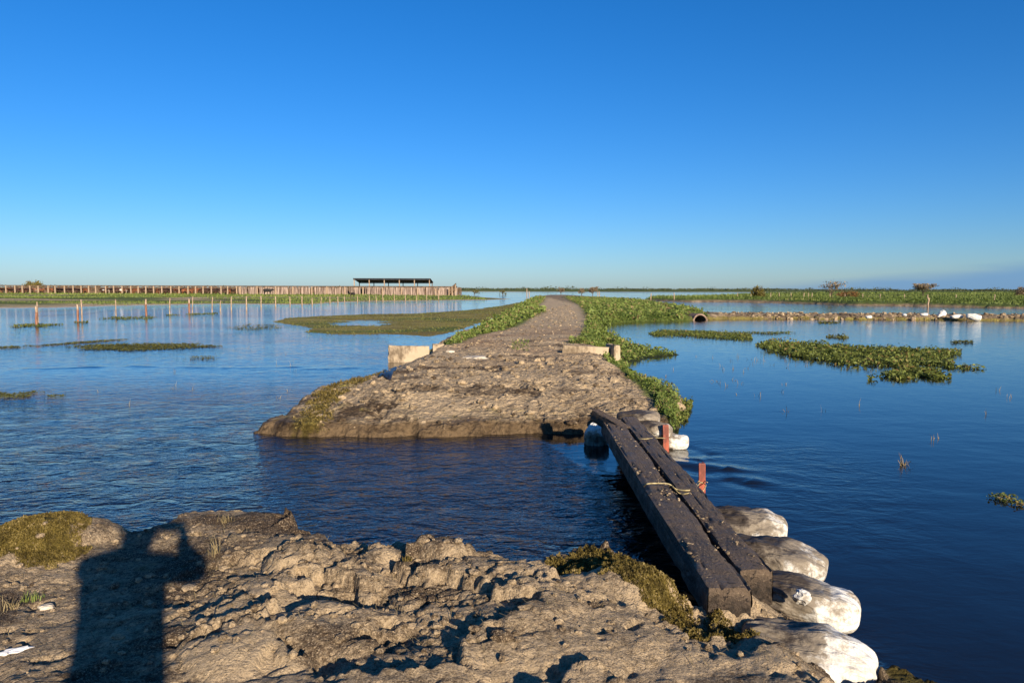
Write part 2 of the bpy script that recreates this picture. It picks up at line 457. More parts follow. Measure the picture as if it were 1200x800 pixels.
# ------------------------------------------------------------------ water
WLO = [(700, 507), (742, 526), (800, 566), (850, 612)]
def build_water():
    ys = np.concatenate([[-4000, -1500, -600, -250, -120], np.linspace(-60, -8, 6), np.linspace(-4, 3.0, 20), np.arange(3.1, 12, 0.035),
                         np.arange(12, 25, 0.09), 25 * np.exp(np.linspace(0.006, math.log(9000 / 25), 190))])
    nc = 620
    u = np.linspace(-1, 1, nc)
    hw = 0.82 * np.maximum(ys, 0) + 6 + np.where(ys < 0, -ys * 1.2, 0) + np.where(ys > 60, (ys - 60) * 0.5, 0)
    X = u[None, :] * hw[:, None]; Y = np.repeat(ys[:, None], nc, 1)
    Z = np.zeros_like(X)
    near = sstep(14, 9, Y) * sstep(2.5, 3.2, Y)
    # gentle swell in the channel and at the weir
    left = sstep(0.4, -0.6, X - (3.1 - 0.28 * Y))
    Z += near * (0.004 + 0.010 * left) * fbm(X, Y * 1.5, 1.1, 3, 5)
    # streaks of current fanning out from the weir
    for (pts, amp, wd) in [([(786, 520), (830, 532), (880, 533)], -0.020, 0.12), ([(788, 541), (850, 549), (920, 556)], 0.024, 0.12),
                           ([(800, 548), (850, 562), (890, 572)], -0.018, 0.12), ([(835, 560), (880, 562), (945, 574)], 0.018, 0.15),
                           ([(40, 432), (150, 429), (260, 431), (340, 430), (455, 430)], 0.022, 0.20), ([(300, 433), (380, 432), (440, 431)], 0.020, 0.14), ([(915, 620), (960, 628), (1010, 640)], 0.008, 0.08), ([(925, 634), (980, 645), (1040, 655)], 0.007, 0.08),
                           ([(790, 533), (815, 540), (835, 535)], 0.016, 0.09)]:
        q = [P(a, b, 0) for a, b in pts]
        for k in range(len(q) - 1):
            ax, ay = q[k][:2]; ex, ey = q[k + 1][0] - ax, q[k + 1][1] - ay
            L = math.hypot(ex, ey)
            wx = X - ax; wy = Y - ay
            t = np.clip((wx * ex + wy * ey) / (L * L), 0, 1)
            s = (wx * ey - wy * ex) / L
            dd = np.hypot(wx - ex * t, wy - ey * t)
            fade = 1 - 0.55 * (k + t) / (len(q) - 1)
            Z = Z + amp * np.clip(0.55 + 1.3 * fbm(X, Y, 1.1, 2, 19), 0.0, 1.3) * fade * np.exp(-(dd / wd) ** 2) * np.where((t > 0) | (k == 0), 1, 0)
    # ripple strength: wind patches; the left side is livelier than the sheltered right
    w = fbm(X * 0.35, Y, 0.10, 3, 31)
    w2 = fbm(X * 0.25, Y, 0.028, 3, 41)
    rip = 0.08 + 0.34 * left * sstep(17, 8, Y) + 0.07 * sstep(0.05, 0.45, w) + 0.10 * sstep(0.1, 0.35, w2)
    rip = np.where(left > 0.5, rip, rip * (0.35 + 0.4 * sstep(15, 40, Y)))
    rip = rip * np.clip(1.1 - np.log10(np.maximum(Y, 1)) * 0.10, 0.6, 1) + 0.02 * left * sstep(14, 28, Y)
    pw = poly([(785, 515), (960, 520), (1060, 560), (1060, 640), (960, 640), (860, 600)])
    rip += 0.07 * sstep(-0.6, 0.5, sdist(X, Y, pw))
    band = sstep(-0.15, 0.4, fbm(X * 0.12, Y, 0.045, 3, 47))
    lf = sstep(1.5, -3.0, X - 0.03 * Y)
    chop = sstep(8, 24, Y) * (0.05 + 0.10 * lf * sstep(110, 60, Y) + 0.50 * band * sstep(35, 60, Y))
    chop = np.minimum(chop, 1.1)
    idx = np.arange(len(ys) * nc).reshape(len(ys), nc)
    F = np.stack([idx[:-1, :-1], idx[:-1, 1:], idx[1:, 1:], idx[1:, :-1]], -1).reshape(-1, 4)
    V = np.stack([X, Y, Z], -1).reshape(-1, 3)
    me = mesh_np('flood_water', V, F, True, {'ripple': rip, 'chop': chop})
    link('flood_water', me, M_WATER, label='still blue flood water covering the plain', kind='structure')
build_water()

# ------------------------------------------------------------------ near bank
EDGE_A = [(-260, 640), (-120, 650), (-40, 640), (0, 636), (25, 620), (65, 601), (98, 604), (112, 626), (140, 622), (165, 628), (185, 622), (205, 606), (260, 601), (315, 598), (340, 606),
          (362, 626), (392, 636), (412, 652), (440, 650), (470, 643), (505, 648), (537, 652), (552, 672), (600, 672), (640, 660), (690, 650), (735, 664), (778, 690), (800, 706), (850, 700), (905, 690)]
edgeA = [tuple(P(a, b, 0.30)[:2]) for a, b in EDGE_A]
edgeA += [tuple(P(a, b, 0.12)[:2]) for a, b in [(975, 745), (1010, 768), (1085, 800)]]
edgeA += [(2.12, 3.1), (2.2, 2.0), (2.6, 0.6), (3.6, -4), (5, -14), (-18, -14), (-18, 5.2)]
edgeA = np.array(edgeA)
# lumps of thrown-up mud: pixel, height level, radius (m), extra height (m)
LUMPS = [(60, 632, 0.34, 0.42, 0.13), (20, 650, 0.34, 0.3, 0.05), (268, 622, .34, 0.55, 0.05), (318, 612, 0.36, 0.28, 0.04), (356, 668, 0.36, 0.24, 0.10), (410, 690, .36, 0.28, 0.05), (430, 668, 0.36, 0.20, 0.05),
         (468, 662, 0.36, 0.20, 0.07), (522, 668, 0.36, 0.17, 0.08), (395, 745, .36, .34, .09), (320, 700, .36, .3, .05), (570, 720, .36, .5, .05), (700, 695, .36, .34, .07), (735, 695, .36, .22, .05), (610, 690, .36, .16, .03),
         (300, 775, .36, .32, .06), (470, 795, .36, .35, .04), (650, 755, .36, .5, .04), (845, 716, .36, .30, -.09), (800, 712, .36, .16, -.05)]
LUMPW = [(P(a, b, z)[0], P(a, b, z)[1], r, h) for a, b, z, r, h in LUMPS]
MOSS_A = [poly([(-40, 640), (0, 620), (60, 595), (108, 610), (108, 650), (60, 668), (0, 668), (-40, 680)], 0.36),
          poly([(636, 660), (690, 645), (740, 662), (780, 690), (820, 700), (850, 712), (888, 722), (893, 745), (825, 752), (775, 738), (730, 710), (680, 690), (640, 678)], 0.36)]
def hA(x, y):
    wx = x + 0.05 * fbm(x, y, 3.0, 3, 3); wy = y + 0.05 * fbm(x, y, 3.0, 3, 4)
    d = sdist(wx, wy, edgeA)
    top = 0.345 + 0.045 * fbm(x, y, 0.9, 3, 9)
    for (cx, cy, r, h) in LUMPW:
        rr = np.hypot(wx - cx, (wy - cy) * 1.15) / r
        top = top + h * np.clip(1 - rr ** 2.4, 0, 1) ** 0.7
    # broken zone in the middle, smoother trodden mud elsewhere
    brk = np.exp(-(((x + 0.75) / 0.9) ** 2 + ((y - 3.8) / 0.8) ** 2))
    brk = np.maximum(brk, 0.8 * sstep(0.40, 0.05, d)) * sstep(-3.0, -1.6, x)
    brk = np.clip(brk + 0.06, 0, 1)
    wx2 = x + 0.07 * fbm(x, y, 5, 3, 21); wy2 = y + 0.07 * fbm(x, y, 5, 3, 22)
    # scarps: the crust broken into low steps
    q = 2.6 * fbm(wx2, wy2 * 1.3, 0.75, 5, 24) + 0.50 * (y - 3.6)
    fl = np.floor(q); fr = q - fl
    amp = (0.050 + 0.050 * brk) * sstep(-2.6, -1.2, x)
    top = top - amp * (fl + sstep(0.90, 1.0, fr) + 0.25 * fr) + amp * 0.5
    scarp = sstep(0.72, 0.92, fr) * sstep(-2.2, -1.0, x)
    F1, F2, ID = worley(wx2, wy2 * 1.2, 3.6, 5)
    crack = sstep(0.0, 0.10, F2 - F1)
    top = top + brk * (0.045 * (ID - 0.5) * crack - 0.026 * (1 - crack))
    patch = sstep(-0.05, 0.3, fbm(x, y, 1.6, 2, 35))
    rough = np.clip(0.55 * brk * patch + 0.65 * scarp + 0.25 * patch + 0.06, 0, 1)
    F1b, F2b, IDb = worley(wx2, wy2, 11, 8)
    top = top + rough * (0.030 * (IDb - 0.5) + 0.016 * (0.5 - F1b) - 0.014 * (1 - sstep(0, 0.16, F2b - F1b)))
    F1c, F2c, IDc = worley(wx2, wy2, 30, 18)
    top = top + (0.10 + 0.8 * rough) * 0.012 * (IDc - 0.3)
    top = top + 0.014 * fbm(x, y, 7, 4, 13) + 0.011 * ridged(x, y * 1.3, 16, 3, 14) * (0.4 + 0.6 * rough)
    # a print-pocked band near the beam
    pock = fbm(x, y, 6.5, 2, 61)
    top = top - 0.026 * sstep(0.30, 0.5, pock)
    shelf = sstep(1.12, 1.5, x) * sstep(2.2, 3.0, y)    # bank falls to the right-hand water
    top = top - shelf * 0.20 - 0.10 * sstep(1.55, 1.95, x) * sstep(2.2, 3.0, y)
    edge = sstep(-0.13, 0.10 + 0.02 * fbm(x, y, 4, 2, 6), d + 0.05 * fbm(x, y, 6, 3, 44))
    z = -0.35 + (top + 0.35) * edge
    return z, d, brk, crack, F2b - F1b
def axis(segs):
    a = []
    for s, e, st in segs: a.append(np.arange(s, e, st))
    return np.concatenate(a)
def build_near():
    xs = axis([(-17, -5, 0.4), (-5, -3.9, 0.06), (-3.9, 2.35, 0.0115), (2.35, 4.0, 0.06), (4.0, 6, 0.4)])
    ys = axis([(-13, -1, 0.4), (-1, 2.55, 0.08), (2.55, 5.7, 0.0115), (5.7, 6.6, 0.05)])
    X, Y = np.meshgrid(xs, ys)
    Z, d, brk, crack, fine = hA(X, Y)
    wet = sstep(0.16, 0.0, Z) * 1.0 + 0.55 * sstep(0.30, 0.20, Z) * sstep(0.1, 0.4, brk)
    moss = np.zeros_like(X)
    for pg in MOSS_A: moss = np.maximum(moss, sstep(-0.06, 0.14, sdist(X, Y, pg) - 0.06 + 0.12 * fbm(X, Y, 5, 3, 99)))
    moss = np.maximum(moss, 0.75 * sstep(1.6, 1.8, X))
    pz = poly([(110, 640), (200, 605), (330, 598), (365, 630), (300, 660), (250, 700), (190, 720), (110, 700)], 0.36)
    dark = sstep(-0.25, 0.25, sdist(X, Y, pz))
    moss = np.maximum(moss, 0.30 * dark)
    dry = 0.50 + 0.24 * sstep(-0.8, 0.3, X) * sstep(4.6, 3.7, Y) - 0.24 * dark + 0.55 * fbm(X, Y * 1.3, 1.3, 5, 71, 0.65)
    dry = dry - 0.35 * sstep(1.15, 1.7, X) - 0.42 * sstep(0.12, 0.35, fbm(X, Y * 1.4, 1.1, 4, 73)) + 0.08
    F_keep = None
    ny, nx = X.shape
    idx = np.arange(nx * ny).reshape(ny, nx)
    F = np.stack([idx[:-1, :-1], idx[:-1, 1:], idx[1:, 1:], idx[1:, :-1]], -1).reshape(-1, 4)
    keep = (Z.ravel()[F].max(1) > -0.2)
    F = F[keep]
    used = np.unique(F); remap = np.full(nx * ny, -1); remap[used] = np.arange(len(used))
    V = np.stack([X, Y, Z], -1).reshape(-1, 3)[used]; F = remap[F]
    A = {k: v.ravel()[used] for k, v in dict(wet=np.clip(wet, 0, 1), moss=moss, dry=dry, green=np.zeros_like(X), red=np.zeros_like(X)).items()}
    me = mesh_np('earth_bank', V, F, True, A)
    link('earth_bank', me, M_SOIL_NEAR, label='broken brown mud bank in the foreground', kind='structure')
build_near()

# ------------------------------------------------------------------ causeway and far land
CAUSE = poly([(303, 508), (350, 512), (450, 513), (540, 511), (640, 508), (715, 508), (790, 506), (800, 490), (797, 468), (775, 450), (752, 433), (738, 424),
              (728, 410), (722, 394), (714, 384), (722, 379), (745, 377.5), (800, 375.8), (860, 374.2), (930, 374.0), (1050, 374.8), (1200, 376.5), (1420, 379),
              (1420, 375.5), (1200, 373.2), (1000, 371.0), (860, 370.2), (835, 368), (812, 362), (790, 358), (762, 353.3), (745, 351), (705, 349), (680, 347.2), (665, 346.3), (640, 346.3), (628, 348),
              (617, 352), (603, 360), (575, 374), (540, 391), (505, 404), (455, 426), (440, 432), (418, 440), (395, 447), (368, 462), (350, 478), (338, 492)])
FLAT = poly([(540, 391), (505, 397), (455, 392.5), (420, 393), (365, 391.5), (338, 389.5), (352, 385.5), (330, 381), (305, 377.5), (325, 372.8), (400, 368.8), (480, 367.3), (540, 363.5), (580, 358.5), (606, 354), (617, 351.5), (612, 362), (580, 377)])
PUDDLE = poly([(392, 375), (420, 372.8), (450, 374), (476, 378), (455, 382.5), (410, 384), (396, 380), (372, 378)])
SPIT = poly([(735, 429), (768, 420), (806, 416), (766, 409), (738, 400), (722, 390), (706, 393), (700, 415), (715, 430)])
RIGHT = poly([(752, 352), (800, 353.6), (850, 353.8), (900, 354.6), (950, 356), (1000, 358), (1060, 358.6), (1120, 359.8), (1200, 361.5), (1500, 368)])
RIGHT = np.vstack([RIGHT, [[500, 30], [4000, 100], [4000, 5000], [900, 5000], [230, 560]], poly([(905, 344.8), (860, 347.3), (800, 349), (760, 349.6)])])
LEFT = poly([(605, 350.3), (575, 351.5), (520, 352.2), (440, 353.2), (400, 354.3), (370, 357), (320, 356.5), (250, 356), (150, 358), (70, 360.4), (0, 361), (-300, 367)])
LEFT = np.vstack([LEFT, [[-600, 40], [-4000, 100], [-4000, 5000], [-300, 5000]], poly([(470, 341.4), (540, 345.5), (575, 348.6)])])
FARL = np.array([[-5000, 620], [-200, 560], [0, 520], [200, 560], [5000, 620], [5000, 9000], [-5000, 9000]])
ROAD = poly([(455, 487), (420, 470), (440, 445), (500, 418), (540, 405), (580, 388), (618, 370), (636, 355), (645, 348), (664, 348), (676, 358), (683, 372), (684, 390), (676, 402), (660, 410), (700, 425), (725, 445), (760, 470), (775, 490), (700, 500), (560, 500)], 0.42)
GREEN_L = poly([(515, 408), (560, 386), (592, 369), (612, 356), (624, 348), (640, 347.5), (637, 354), (628, 362), (640, 367), (622, 376), (606, 386), (560, 397), (530, 410)], 0.35)
GREEN_R = poly([(660, 347.5), (700, 348), (745, 350), (765, 353), (812, 361), (828, 366), (800, 372), (745, 373), (722, 377), (716, 384), (725, 395), (742, 412), (742, 424), (752, 434), (775, 450), (797, 470), (800, 490), (785, 484), (765, 462),
                (742, 446), (722, 432), (706, 424), (716, 420), (716, 410), (664, 408), (682, 398), (686, 380), (684, 368), (678, 357)], 0.3)
MOSS_B = poly([(303, 510), (345, 488), (368, 460), (395, 446), (450, 430), (455, 440), (420, 455), (400, 470), (390, 490), (380, 512)], 0.2)
PIPE = P(820, 374.8, 0.0)
def hB(x, y):
    wob = 0.12 * fbm(x, y, 0.9, 3, 3) * np.clip(y / 12, 0.6, 6); wob2 = 0.12 * fbm(x, y, 0.9, 3, 4) * np.clip(y / 12, 0.6, 3)
    X = x + wob; Y = y + wob2
    z = np.full_like(x, -0.5)
    dc = sdist(X, Y, CAUSE)
    m = fbm(x, y, 1.4, 4, 51)
    wdt = np.where(y < 13, 0.28, 1.3)
    wdt = wdt + np.where((y < 22) & (x < -0.3), 0.9 * sstep(-1.2, -2.4, x), 0)
    body = -0.35 + (0.35 + 0.46) * sstep(-0.35, 1, dc / wdt + 0.10 * m)
    lowb = -0.30 + (0.30 + 0.17) * sstep(-0.25, 0.16, dc + 0.12 * m + 0.16 * fbm(x, y, 2.8, 4, 57, 0.6)) + 0.22 * sstep(0.0, 2.0, dc + 0.15 * m)
    nearb = sstep(16, 13, y)
    body = body * (1 - nearb) + lowb * nearb
    dykem = sstep(5, 8, x) * sstep(38, 41, y)
    body = np.where(body > 0, body * (1 - 0.42 * dykem), body)
    body = body + sstep(0.2, 1.0, dc) * (0.05 * m + 0.035 * fbm(x, y, 4.5, 4, 55) * sstep(60, 15, y))
    # clods on the near part and along the dyke
    F1, F2, ID = worley(x + 0.08 * m, y * 1.1, 3.4, 15)
    F1b, F2b, IDb = worley(x + 0.05 * m, y, 8.5, 16)
    cl = sstep(-0.12, 0.08, dc) * sstep(26, 12, y) * (0.30 + 0.70 * sstep(-0.1, 0.3, fbm(x, y, 0.8, 3, 58)))
    body = body + cl * (0.075 * (ID - 0.5) * sstep(0, .2, F2 - F1) + 0.045 * (IDb - 0.5) - 0.03 * (1 - sstep(0, 0.2, F2b - F1b)))
    dyke = sstep(3, 7, x) * sstep(38, 41, y) * sstep(56, 52, y)
    F1d, F2d, IDd = worley(x, y, 1.6, 25)
    body = body + dyke * sstep(-0.1, 0.6, dc) * (0.12 * (IDd - 0.45) + 0.08 * m)
    body = np.where((np.abs(x - PIPE.x) < 0.36) & (np.abs(y - PIPE.y - 1.2) < 2.2), np.minimum(body, -0.3), body)
    z = np.maximum(z, body)
    df = sdist(X, Y, FLAT)
    flat = -0.20 + 0.24 * sstep(-1.0, 1.2, df) + 0.035 * fbm(x * 0.6, y, 0.55, 3, 62) * sstep(0, 2, df)
    flat = flat - 0.10 * sstep(-0.5, 0.9, sdist(X, Y, PUDDLE) * 0.6 - 0.35 + 2.6 * fbm(x * 0.22, y, 0.75, 3, 63))
    z = np.maximum(z, flat)
    ds = sdist(X, Y, SPIT)
    z = np.maximum(z, -0.20 + 0.27 * sstep(-0.6, 0.6, ds))
    dr = sdist(X, Y, RIGHT); dl = sdist(X, Y, LEFT); dfar = sdist(x, y, FARL)
    low = fbm(x * 0.5, y, 0.045, 3, 66)
    z = np.maximum(z, -0.3 + 0.70 * sstep(-0.8, 1.6, dr) + sstep(0, 3, dr) * (0.16 * fbm(x, y, 0.25, 4, 67) + 0.12 * low))
    z = np.maximum(z, -0.25 + 0.30 * sstep(-2, 2, dl) + 0.30 * sstep(4, 45, dl) + sstep(0, 6, dl) * (0.09 * fbm(x * 0.25, y, 0.05, 3, 68)))
    z = np.maximum(z, -0.3 + 0.8 * sstep(-6, 25, dfar))
    return z, dc, df, ds, dr, dl, dfar
def build_far():
    ys = axis([(9.0, 13, 0.03), (13, 22, 0.06)])
    ys = np.concatenate([ys, 22 * np.exp(np.linspace(0.004, math.log(8000 / 22), 560))])
    nc = 760
    u = np.linspace(-1, 1, nc)
    hw = 0.80 * ys + 1.5 + np.where(ys > 60, (ys - 60) * 0.35, 0)
    X = u[None, :] * hw[:, None]; Y = np.repeat(ys[:, None], nc, 1)
    Z, dc, df, ds, dr, dl, dfar = hB(X, Y)
    wet = sstep(0.10, 0.01, Z) * sstep(60, 30, Y) * 0.9 * sstep(0.8, 0.0, df)
    wet = np.maximum(wet, sstep(0.26, 0.10, Z + 0.06 * fbm(X, Y, 2.5, 3, 95)) * sstep(11.5, 10.6, Y) * 0.95)
    g1 = sdist(X, Y, GREEN_L); g2 = sdist(X, Y, GREEN_R)
    sc = np.clip(Y * 0.03, 0.25, 4)
    green = np.maximum(sstep(-1, 1, g1 / sc), sstep(-1, 1, g2 / sc))
    green = np.maximum(green, sstep(-0.3, 0.4, ds))
    green = np.maximum(green, sstep(-0.5, 1.0, df) * (0.38 + 0.6 * fbm(X * 0.4, Y, 0.35, 4, 83)))
    n = fbm(X * 0.5, Y, 0.07, 4, 81)
    green = np.maximum(green, sstep(-0.5, 1.5, dr) * (0.75 + 0.5 * n))
    green = np.maximum(green, sstep(0, 3, dl) * (0.62 + 0.8 * n))
    green = np.maximum(green, sstep(0, 20, dfar) * 0.8)
    moss = sstep(-0.35, 0.6, sdist(X, Y, MOSS_B)) * (0.72 + 0.8 * fbm(X, Y, 1.6, 3, 96))
    moss = np.maximum(moss, sstep(-0.2, 0.6, df) * sstep(0.22, 0.05, Z) * 0.85)
    moss = np.maximum(moss, sstep(0.35, 0.1, Z) * sstep(16, 20, Y) * sstep(80, 60, Y) * 0.62)
    moss = np.maximum(moss, 0.40 * sstep(11.2, 10.2, Y) * sstep(-0.2, 0.3, dc))
    dry = 0.70 - 0.42 * sstep(0.10, 0.35, fbm(X, Y, 0.75, 4, 94)) * sstep(40, 20, Y) - 0.40 * sstep(5, 8, X) * sstep(38, 41, Y) + 0.25 * fbm(X, Y, 0.6, 3, 91) + 0.14 * sstep(13, 20, Y)
    red = sstep(13, 18, Y) * sstep(34, 22, Y) * sstep(0.0, 0.5, fbm(X, Y, 0.35, 2, 93) + 0.25) * 0.7
    idx = np.arange(X.size).reshape(X.shape)
    F = np.stack([idx[:-1, :-1], idx[:-1, 1:], idx[1:, 1:], idx[1:, :-1]], -1).reshape(-1, 4)
    F = F[Z.ravel()[F].max(1) > -0.12]
    used = np.unique(F); remap = np.full(X.size, -1); remap[used] = np.arange(len(used))
    V = np.stack([X, Y, Z], -1).reshape(-1, 3)[used]; F = remap[F]
    A = {k: v.ravel()[used] for k, v in dict(wet=wet, moss=moss, dry=dry, green=green, red=red).items()}
    me = mesh_np('ground', V, F, True, A)
    link('ground', me, M_SOIL_FAR, label='flat earth causeway, dyke and grassland above the flood', kind='structure')
build_far()
def ground_z(x, y):
    a = np.array([float(x)]); b = np.array([float(y)])
    return float(hA(a, b)[0][0]) if y < 7.2 else float(hB(a, b)[0][0])
def on_ground(px, py):
    """point of the land seen at a pixel"""
    z = 0.3
    for _ in range(6):
        p = P(px, py, z); z = max(0.0, ground_z(p.x, p.y))
    return P(px, py, z)

# ------------------------------------------------------------------ plants: leaf and blade makers
def leaf_mesh(name, pts, size, flat=0.5, rng=RNG, aspect=0.55, tint=None, zlift=0.0):
    """one small four-sided leaf at each point, turned at random"""
    n = len(pts); pts = np.asarray(pts)
    size = np.broadcast_to(size, (n,)) * rng.uniform(0.6, 1.35, n)
    az = rng.uniform(0, 2 * np.pi, n); el = rng.normal(0, 1, n) * (1 - flat) * 0.9 + (1 - flat) * 0.6
    d = np.stack([np.cos(az) * np.cos(el), np.sin(az) * np.cos(el), np.sin(el)], -1)
    rl = rng.normal(0, 0.9 * (1 - flat) + 0.15, n)
    sde = np.stack([-np.sin(az), np.cos(az), np.zeros(n)], -1)
    upv = np.cross(d, sde)
    sd = sde * np.cos(rl)[:, None] + upv * np.sin(rl)[:, None]
    L = size[:, None]; Wd = (size * aspect)[:, None]
    nrm = np.cross(d, sd)
    a = pts - d * L * 0.5; b = pts + sd * Wd * 0.5 + nrm * L * 0.10; c = pts + d * L * 0.5; e = pts - sd * Wd * 0.5 + nrm * L * 0.10
    V = np.stack([a, b, c, e], 1).reshape(-1, 3); V[:, 2] += zlift
    F = np.arange(4 * n).reshape(n, 4)
    t = rng.uniform(0, 1, n) if tint is None else np.clip(tint, 0, 1)
    return mesh_np(name, V, F, False, {'tint': np.repeat(t, 4)})
def blade_mesh(name, pts, length, width, lean=0.5, rng=RNG, tint=None):
    """thin bent blades: two stacked pieces each"""
    n = len(pts); pts = np.asarray(pts)
    length = np.broadcast_to(length, (n,)) * rng.uniform(0.5, 1.3, n)
    az = rng.uniform(0, 2 * np.pi, n); ln = np.abs(rng.normal(0, lean, n))
    h = np.stack([np.cos(az), np.sin(az), np.zeros(n)], -1); sd = np.stack([-np.sin(az), np.cos(az), np.zeros(n)], -1)
    az2 = rng.uniform(0, np.pi, n); sd = np.stack([np.cos(az2), np.sin(az2), np.zeros(n)], -1)
    up = np.array([0, 0, 1.0])
    L = length[:, None]
    mid = pts + (up * np.cos(ln * 0.5)[:, None] + h * np.sin(ln * 0.5)[:, None]) * L * 0.55
    tip = mid + (up * np.cos(ln * 1.5)[:, None] + h * np.sin(ln * 1.5)[:, None]) * L * 0.45
    w = np.broadcast_to(width, (n,))[:, None] * 0.5
    V = np.stack([pts - sd * w, pts + sd * w, mid + sd * w * 0.75, mid - sd * w * 0.75, tip + sd * w * 0.08, tip - sd * w * 0.08], 1).reshape(-1, 3)
    b = np.arange(n)[:, None] * 6
    F = np.concatenate([b + np.array([[0, 1, 2, 3]]), b + np.array([[3, 2, 4, 5]])], 1).reshape(-1, 4)
    t = rng.uniform(0, 1, n) if tint is None else tint
    return mesh_np(name, V, F, False, {'tint': np.repeat(t, 6)})
def scatter(pg, n, rng=RNG, weight=None):
    lo, hi = pg.min(0), pg.max(0); out = []
    got = 0
    while got < n:
        m = n * 4
        if weight == 'near':         # thinner with distance, as seen growth is
            t = rng.uniform(0, 1, m); y = (lo[1] ** -1 + t * (hi[1] ** -1 - lo[1] ** -1)) ** -1
        else: y = rng.uniform(lo[1], hi[1], m)
        x = rng.uniform(lo[0], hi[0], m)
        ok = sdist(x, y, pg) > 0
        q = np.stack([x[ok], y[ok]], -1)
        out.append(q); got += len(q)
        if len(q) == 0: break
    q = np.concatenate(out); return q[:n]

# moss cushions on the near bank and at the causeway foot
def moss(pg, n, label, far=False):
    q = scatter(pg, n); x, y = q[:, 0], q[:, 1]
    keep = (1.5 * fbm(x, y, 2.2, 4, 99) + 1.2 * np.minimum(sdist(x, y, pg) - 0.35, 0.15) > -0.40) if far else (fbm(x, y, 5, 3, 99) + 5.0 * np.minimum(sdist(x, y, pg) - 0.07, 0.05) > -0.15); x, y = x[keep], y[keep]
    z = (hB if far else hA)(x, y)[0]; k = z > 0.03; x, y, z = x[k], y[k], z[k]
    s = 0.035 if far else 0.013
    tint = np.clip(0.45 + 0.9 * fbm(x, y, 9, 3, 98) + 0.5 * fbm(x, y, 40, 2, 97) + RNG.normal(0, 0.15, len(x)), 0, 1)
    hgt = RNG.uniform(0, 1, len(x)) * s * (1.2 + 1.6 * np.clip(fbm(x, y, 22, 2, 96), -.5, 1))
    link('moss_cushion', leaf_mesh('moss_cushion', np.stack([x, y, z + hgt], -1), s, 0.05, aspect=0.5, tint=tint), M_MOSS, label=label, cat='moss', group='moss growing on the banks')
moss(MOSS_A[0], 34000, 'yellow-green moss mound at the left edge of the foreground bank')
moss(MOSS_A[1], 46000, 'yellow-brown moss fringe on the bank at the foot of the timbers')
moss(MOSS_B, 9000, 'yellow-green moss on the left slope of the far mud bank', True)

# weeds along the track
def weeds(pg, n, size, label):
    q = scatter(pg, n, weight='near'); x, y = q[:, 0], q[:, 1]
    g = fbm(x, y, 0.8, 3, 120); k = g + 0.9 * np.clip(sdist(x, y, pg) / (0.03 * y) - 0.5, -0.6, 0.2) > -0.22; x, y = x[k], y[k]; g = g[k]
    z = hB(x, y)[0]; k = z > 0.02; x, y, z, g = x[k], y[k], z[k], g[k]
    s = size * np.clip(y / 18, 0.7, 3.2) * np.exp(RNG.normal(0, 0.35, len(x)))
    hgt = RNG.uniform(0, 1, len(x)) ** 1.6 * (0.05 + 0.20 * np.clip(g + 0.3, 0, 1)) * np.clip(y / 25, 0.8, 1.6)
    tint = np.clip(0.40 + 0.8 * g + RNG.normal(0, 0.24, len(x)), 0, 1)
    link('bank_weeds', leaf_mesh('bank_weeds', np.stack([x, y, z + hgt], -1), s, 0.35, tint=tint), M_WEED, label=label, kind='stuff')
weeds(GREEN_L, 26000, 0.060, 'leafy green weeds along the left side of the dirt track')
weeds(GREEN_R, 60000, 0.060, 'leafy green weeds along the right side of the dirt track')
weeds(poly([(748, 438), (800, 462), (806, 492), (790, 500), (770, 492), (764, 468)], 0.15), 5000, 0.055, 'leafy weeds over the right edge of the mud bank')
weeds(SPIT, 5000, 0.06, 'leafy green weeds on the low spit right of the track')
weeds(poly([(830, 366), (800, 372.5), (745, 374), (725, 379), (815, 375.5), (835, 373)], 0.3), 5000, 0.06, 'tangled green weeds on the earth dyke left of the pipe')
# scattered weeds on the bare soil of the track
q = np.concatenate([scatter(poly([(600, 402), (620, 402), (620, 412), (600, 412)], 0.42), 160), scatter(ROAD, 1500)])
z = hB(q[:, 0], q[:, 1])[0]
k = (np.arange(len(q)) < 160) | (fbm(q[:, 0], q[:, 1], 0.9, 2, 130) > 0.33)
link('track_weeds', leaf_mesh('track_weeds', np.stack([q[k, 0], q[k, 1], z[k] + RNG.uniform(0, .08, k.sum())], -1), 0.06, 0.35), M_WEED, label='sparse green weeds scattered over the bare dirt track', kind='stuff')
# grass on the right-hand and left-hand plains
def plain_grass(pg, n, ln, label, thr=-0.2):
    q = scatter(pg, n, weight='near'); x, y = q[:, 0], q[:, 1]
    g = fbm(x * 0.4, y, 0.06, 4, 140); k = g > thr; x, y, g = x[k], y[k], g[k]
    z = hB(x, y)[0]; k = z > 0.02; x, y, z, g = x[k], y[k], z[k], g[k]
    tint = np.clip(0.30 + 0.9 * g + RNG.normal(0, 0.14, len(x)), 0, 1)
    s = np.clip(y / 90, 0.8, 3)
    link('plain_grass', blade_mesh('plain_grass', np.stack([x, y, z], -1), ln * s, 0.10 * s, 0.7, tint=tint), M_GRASS, label=label, kind='stuff')
plain_grass(poly([(752, 351.7), (800, 353.3), (850, 353.5), (900, 354.3), (950, 355.7), (1000, 357.7), (1060, 358.3), (1120, 359.5), (1230, 361.5), (1230, 344), (905, 345), (860, 347.5), (760, 349.8)]), 30000, 0.26, 'short green grass on the plain beyond the dyke', -0.35)
plain_grass(poly([(575, 351), (520, 351.8), (440, 352.8), (400, 353.8), (370, 356.5), (320, 356), (250, 355.5), (150, 357.5), (0, 360.5), (-60, 361), (-60, 345.5), (540, 346)]), 26000, 0.20, 'short green grass in front of the corral', -0.05)
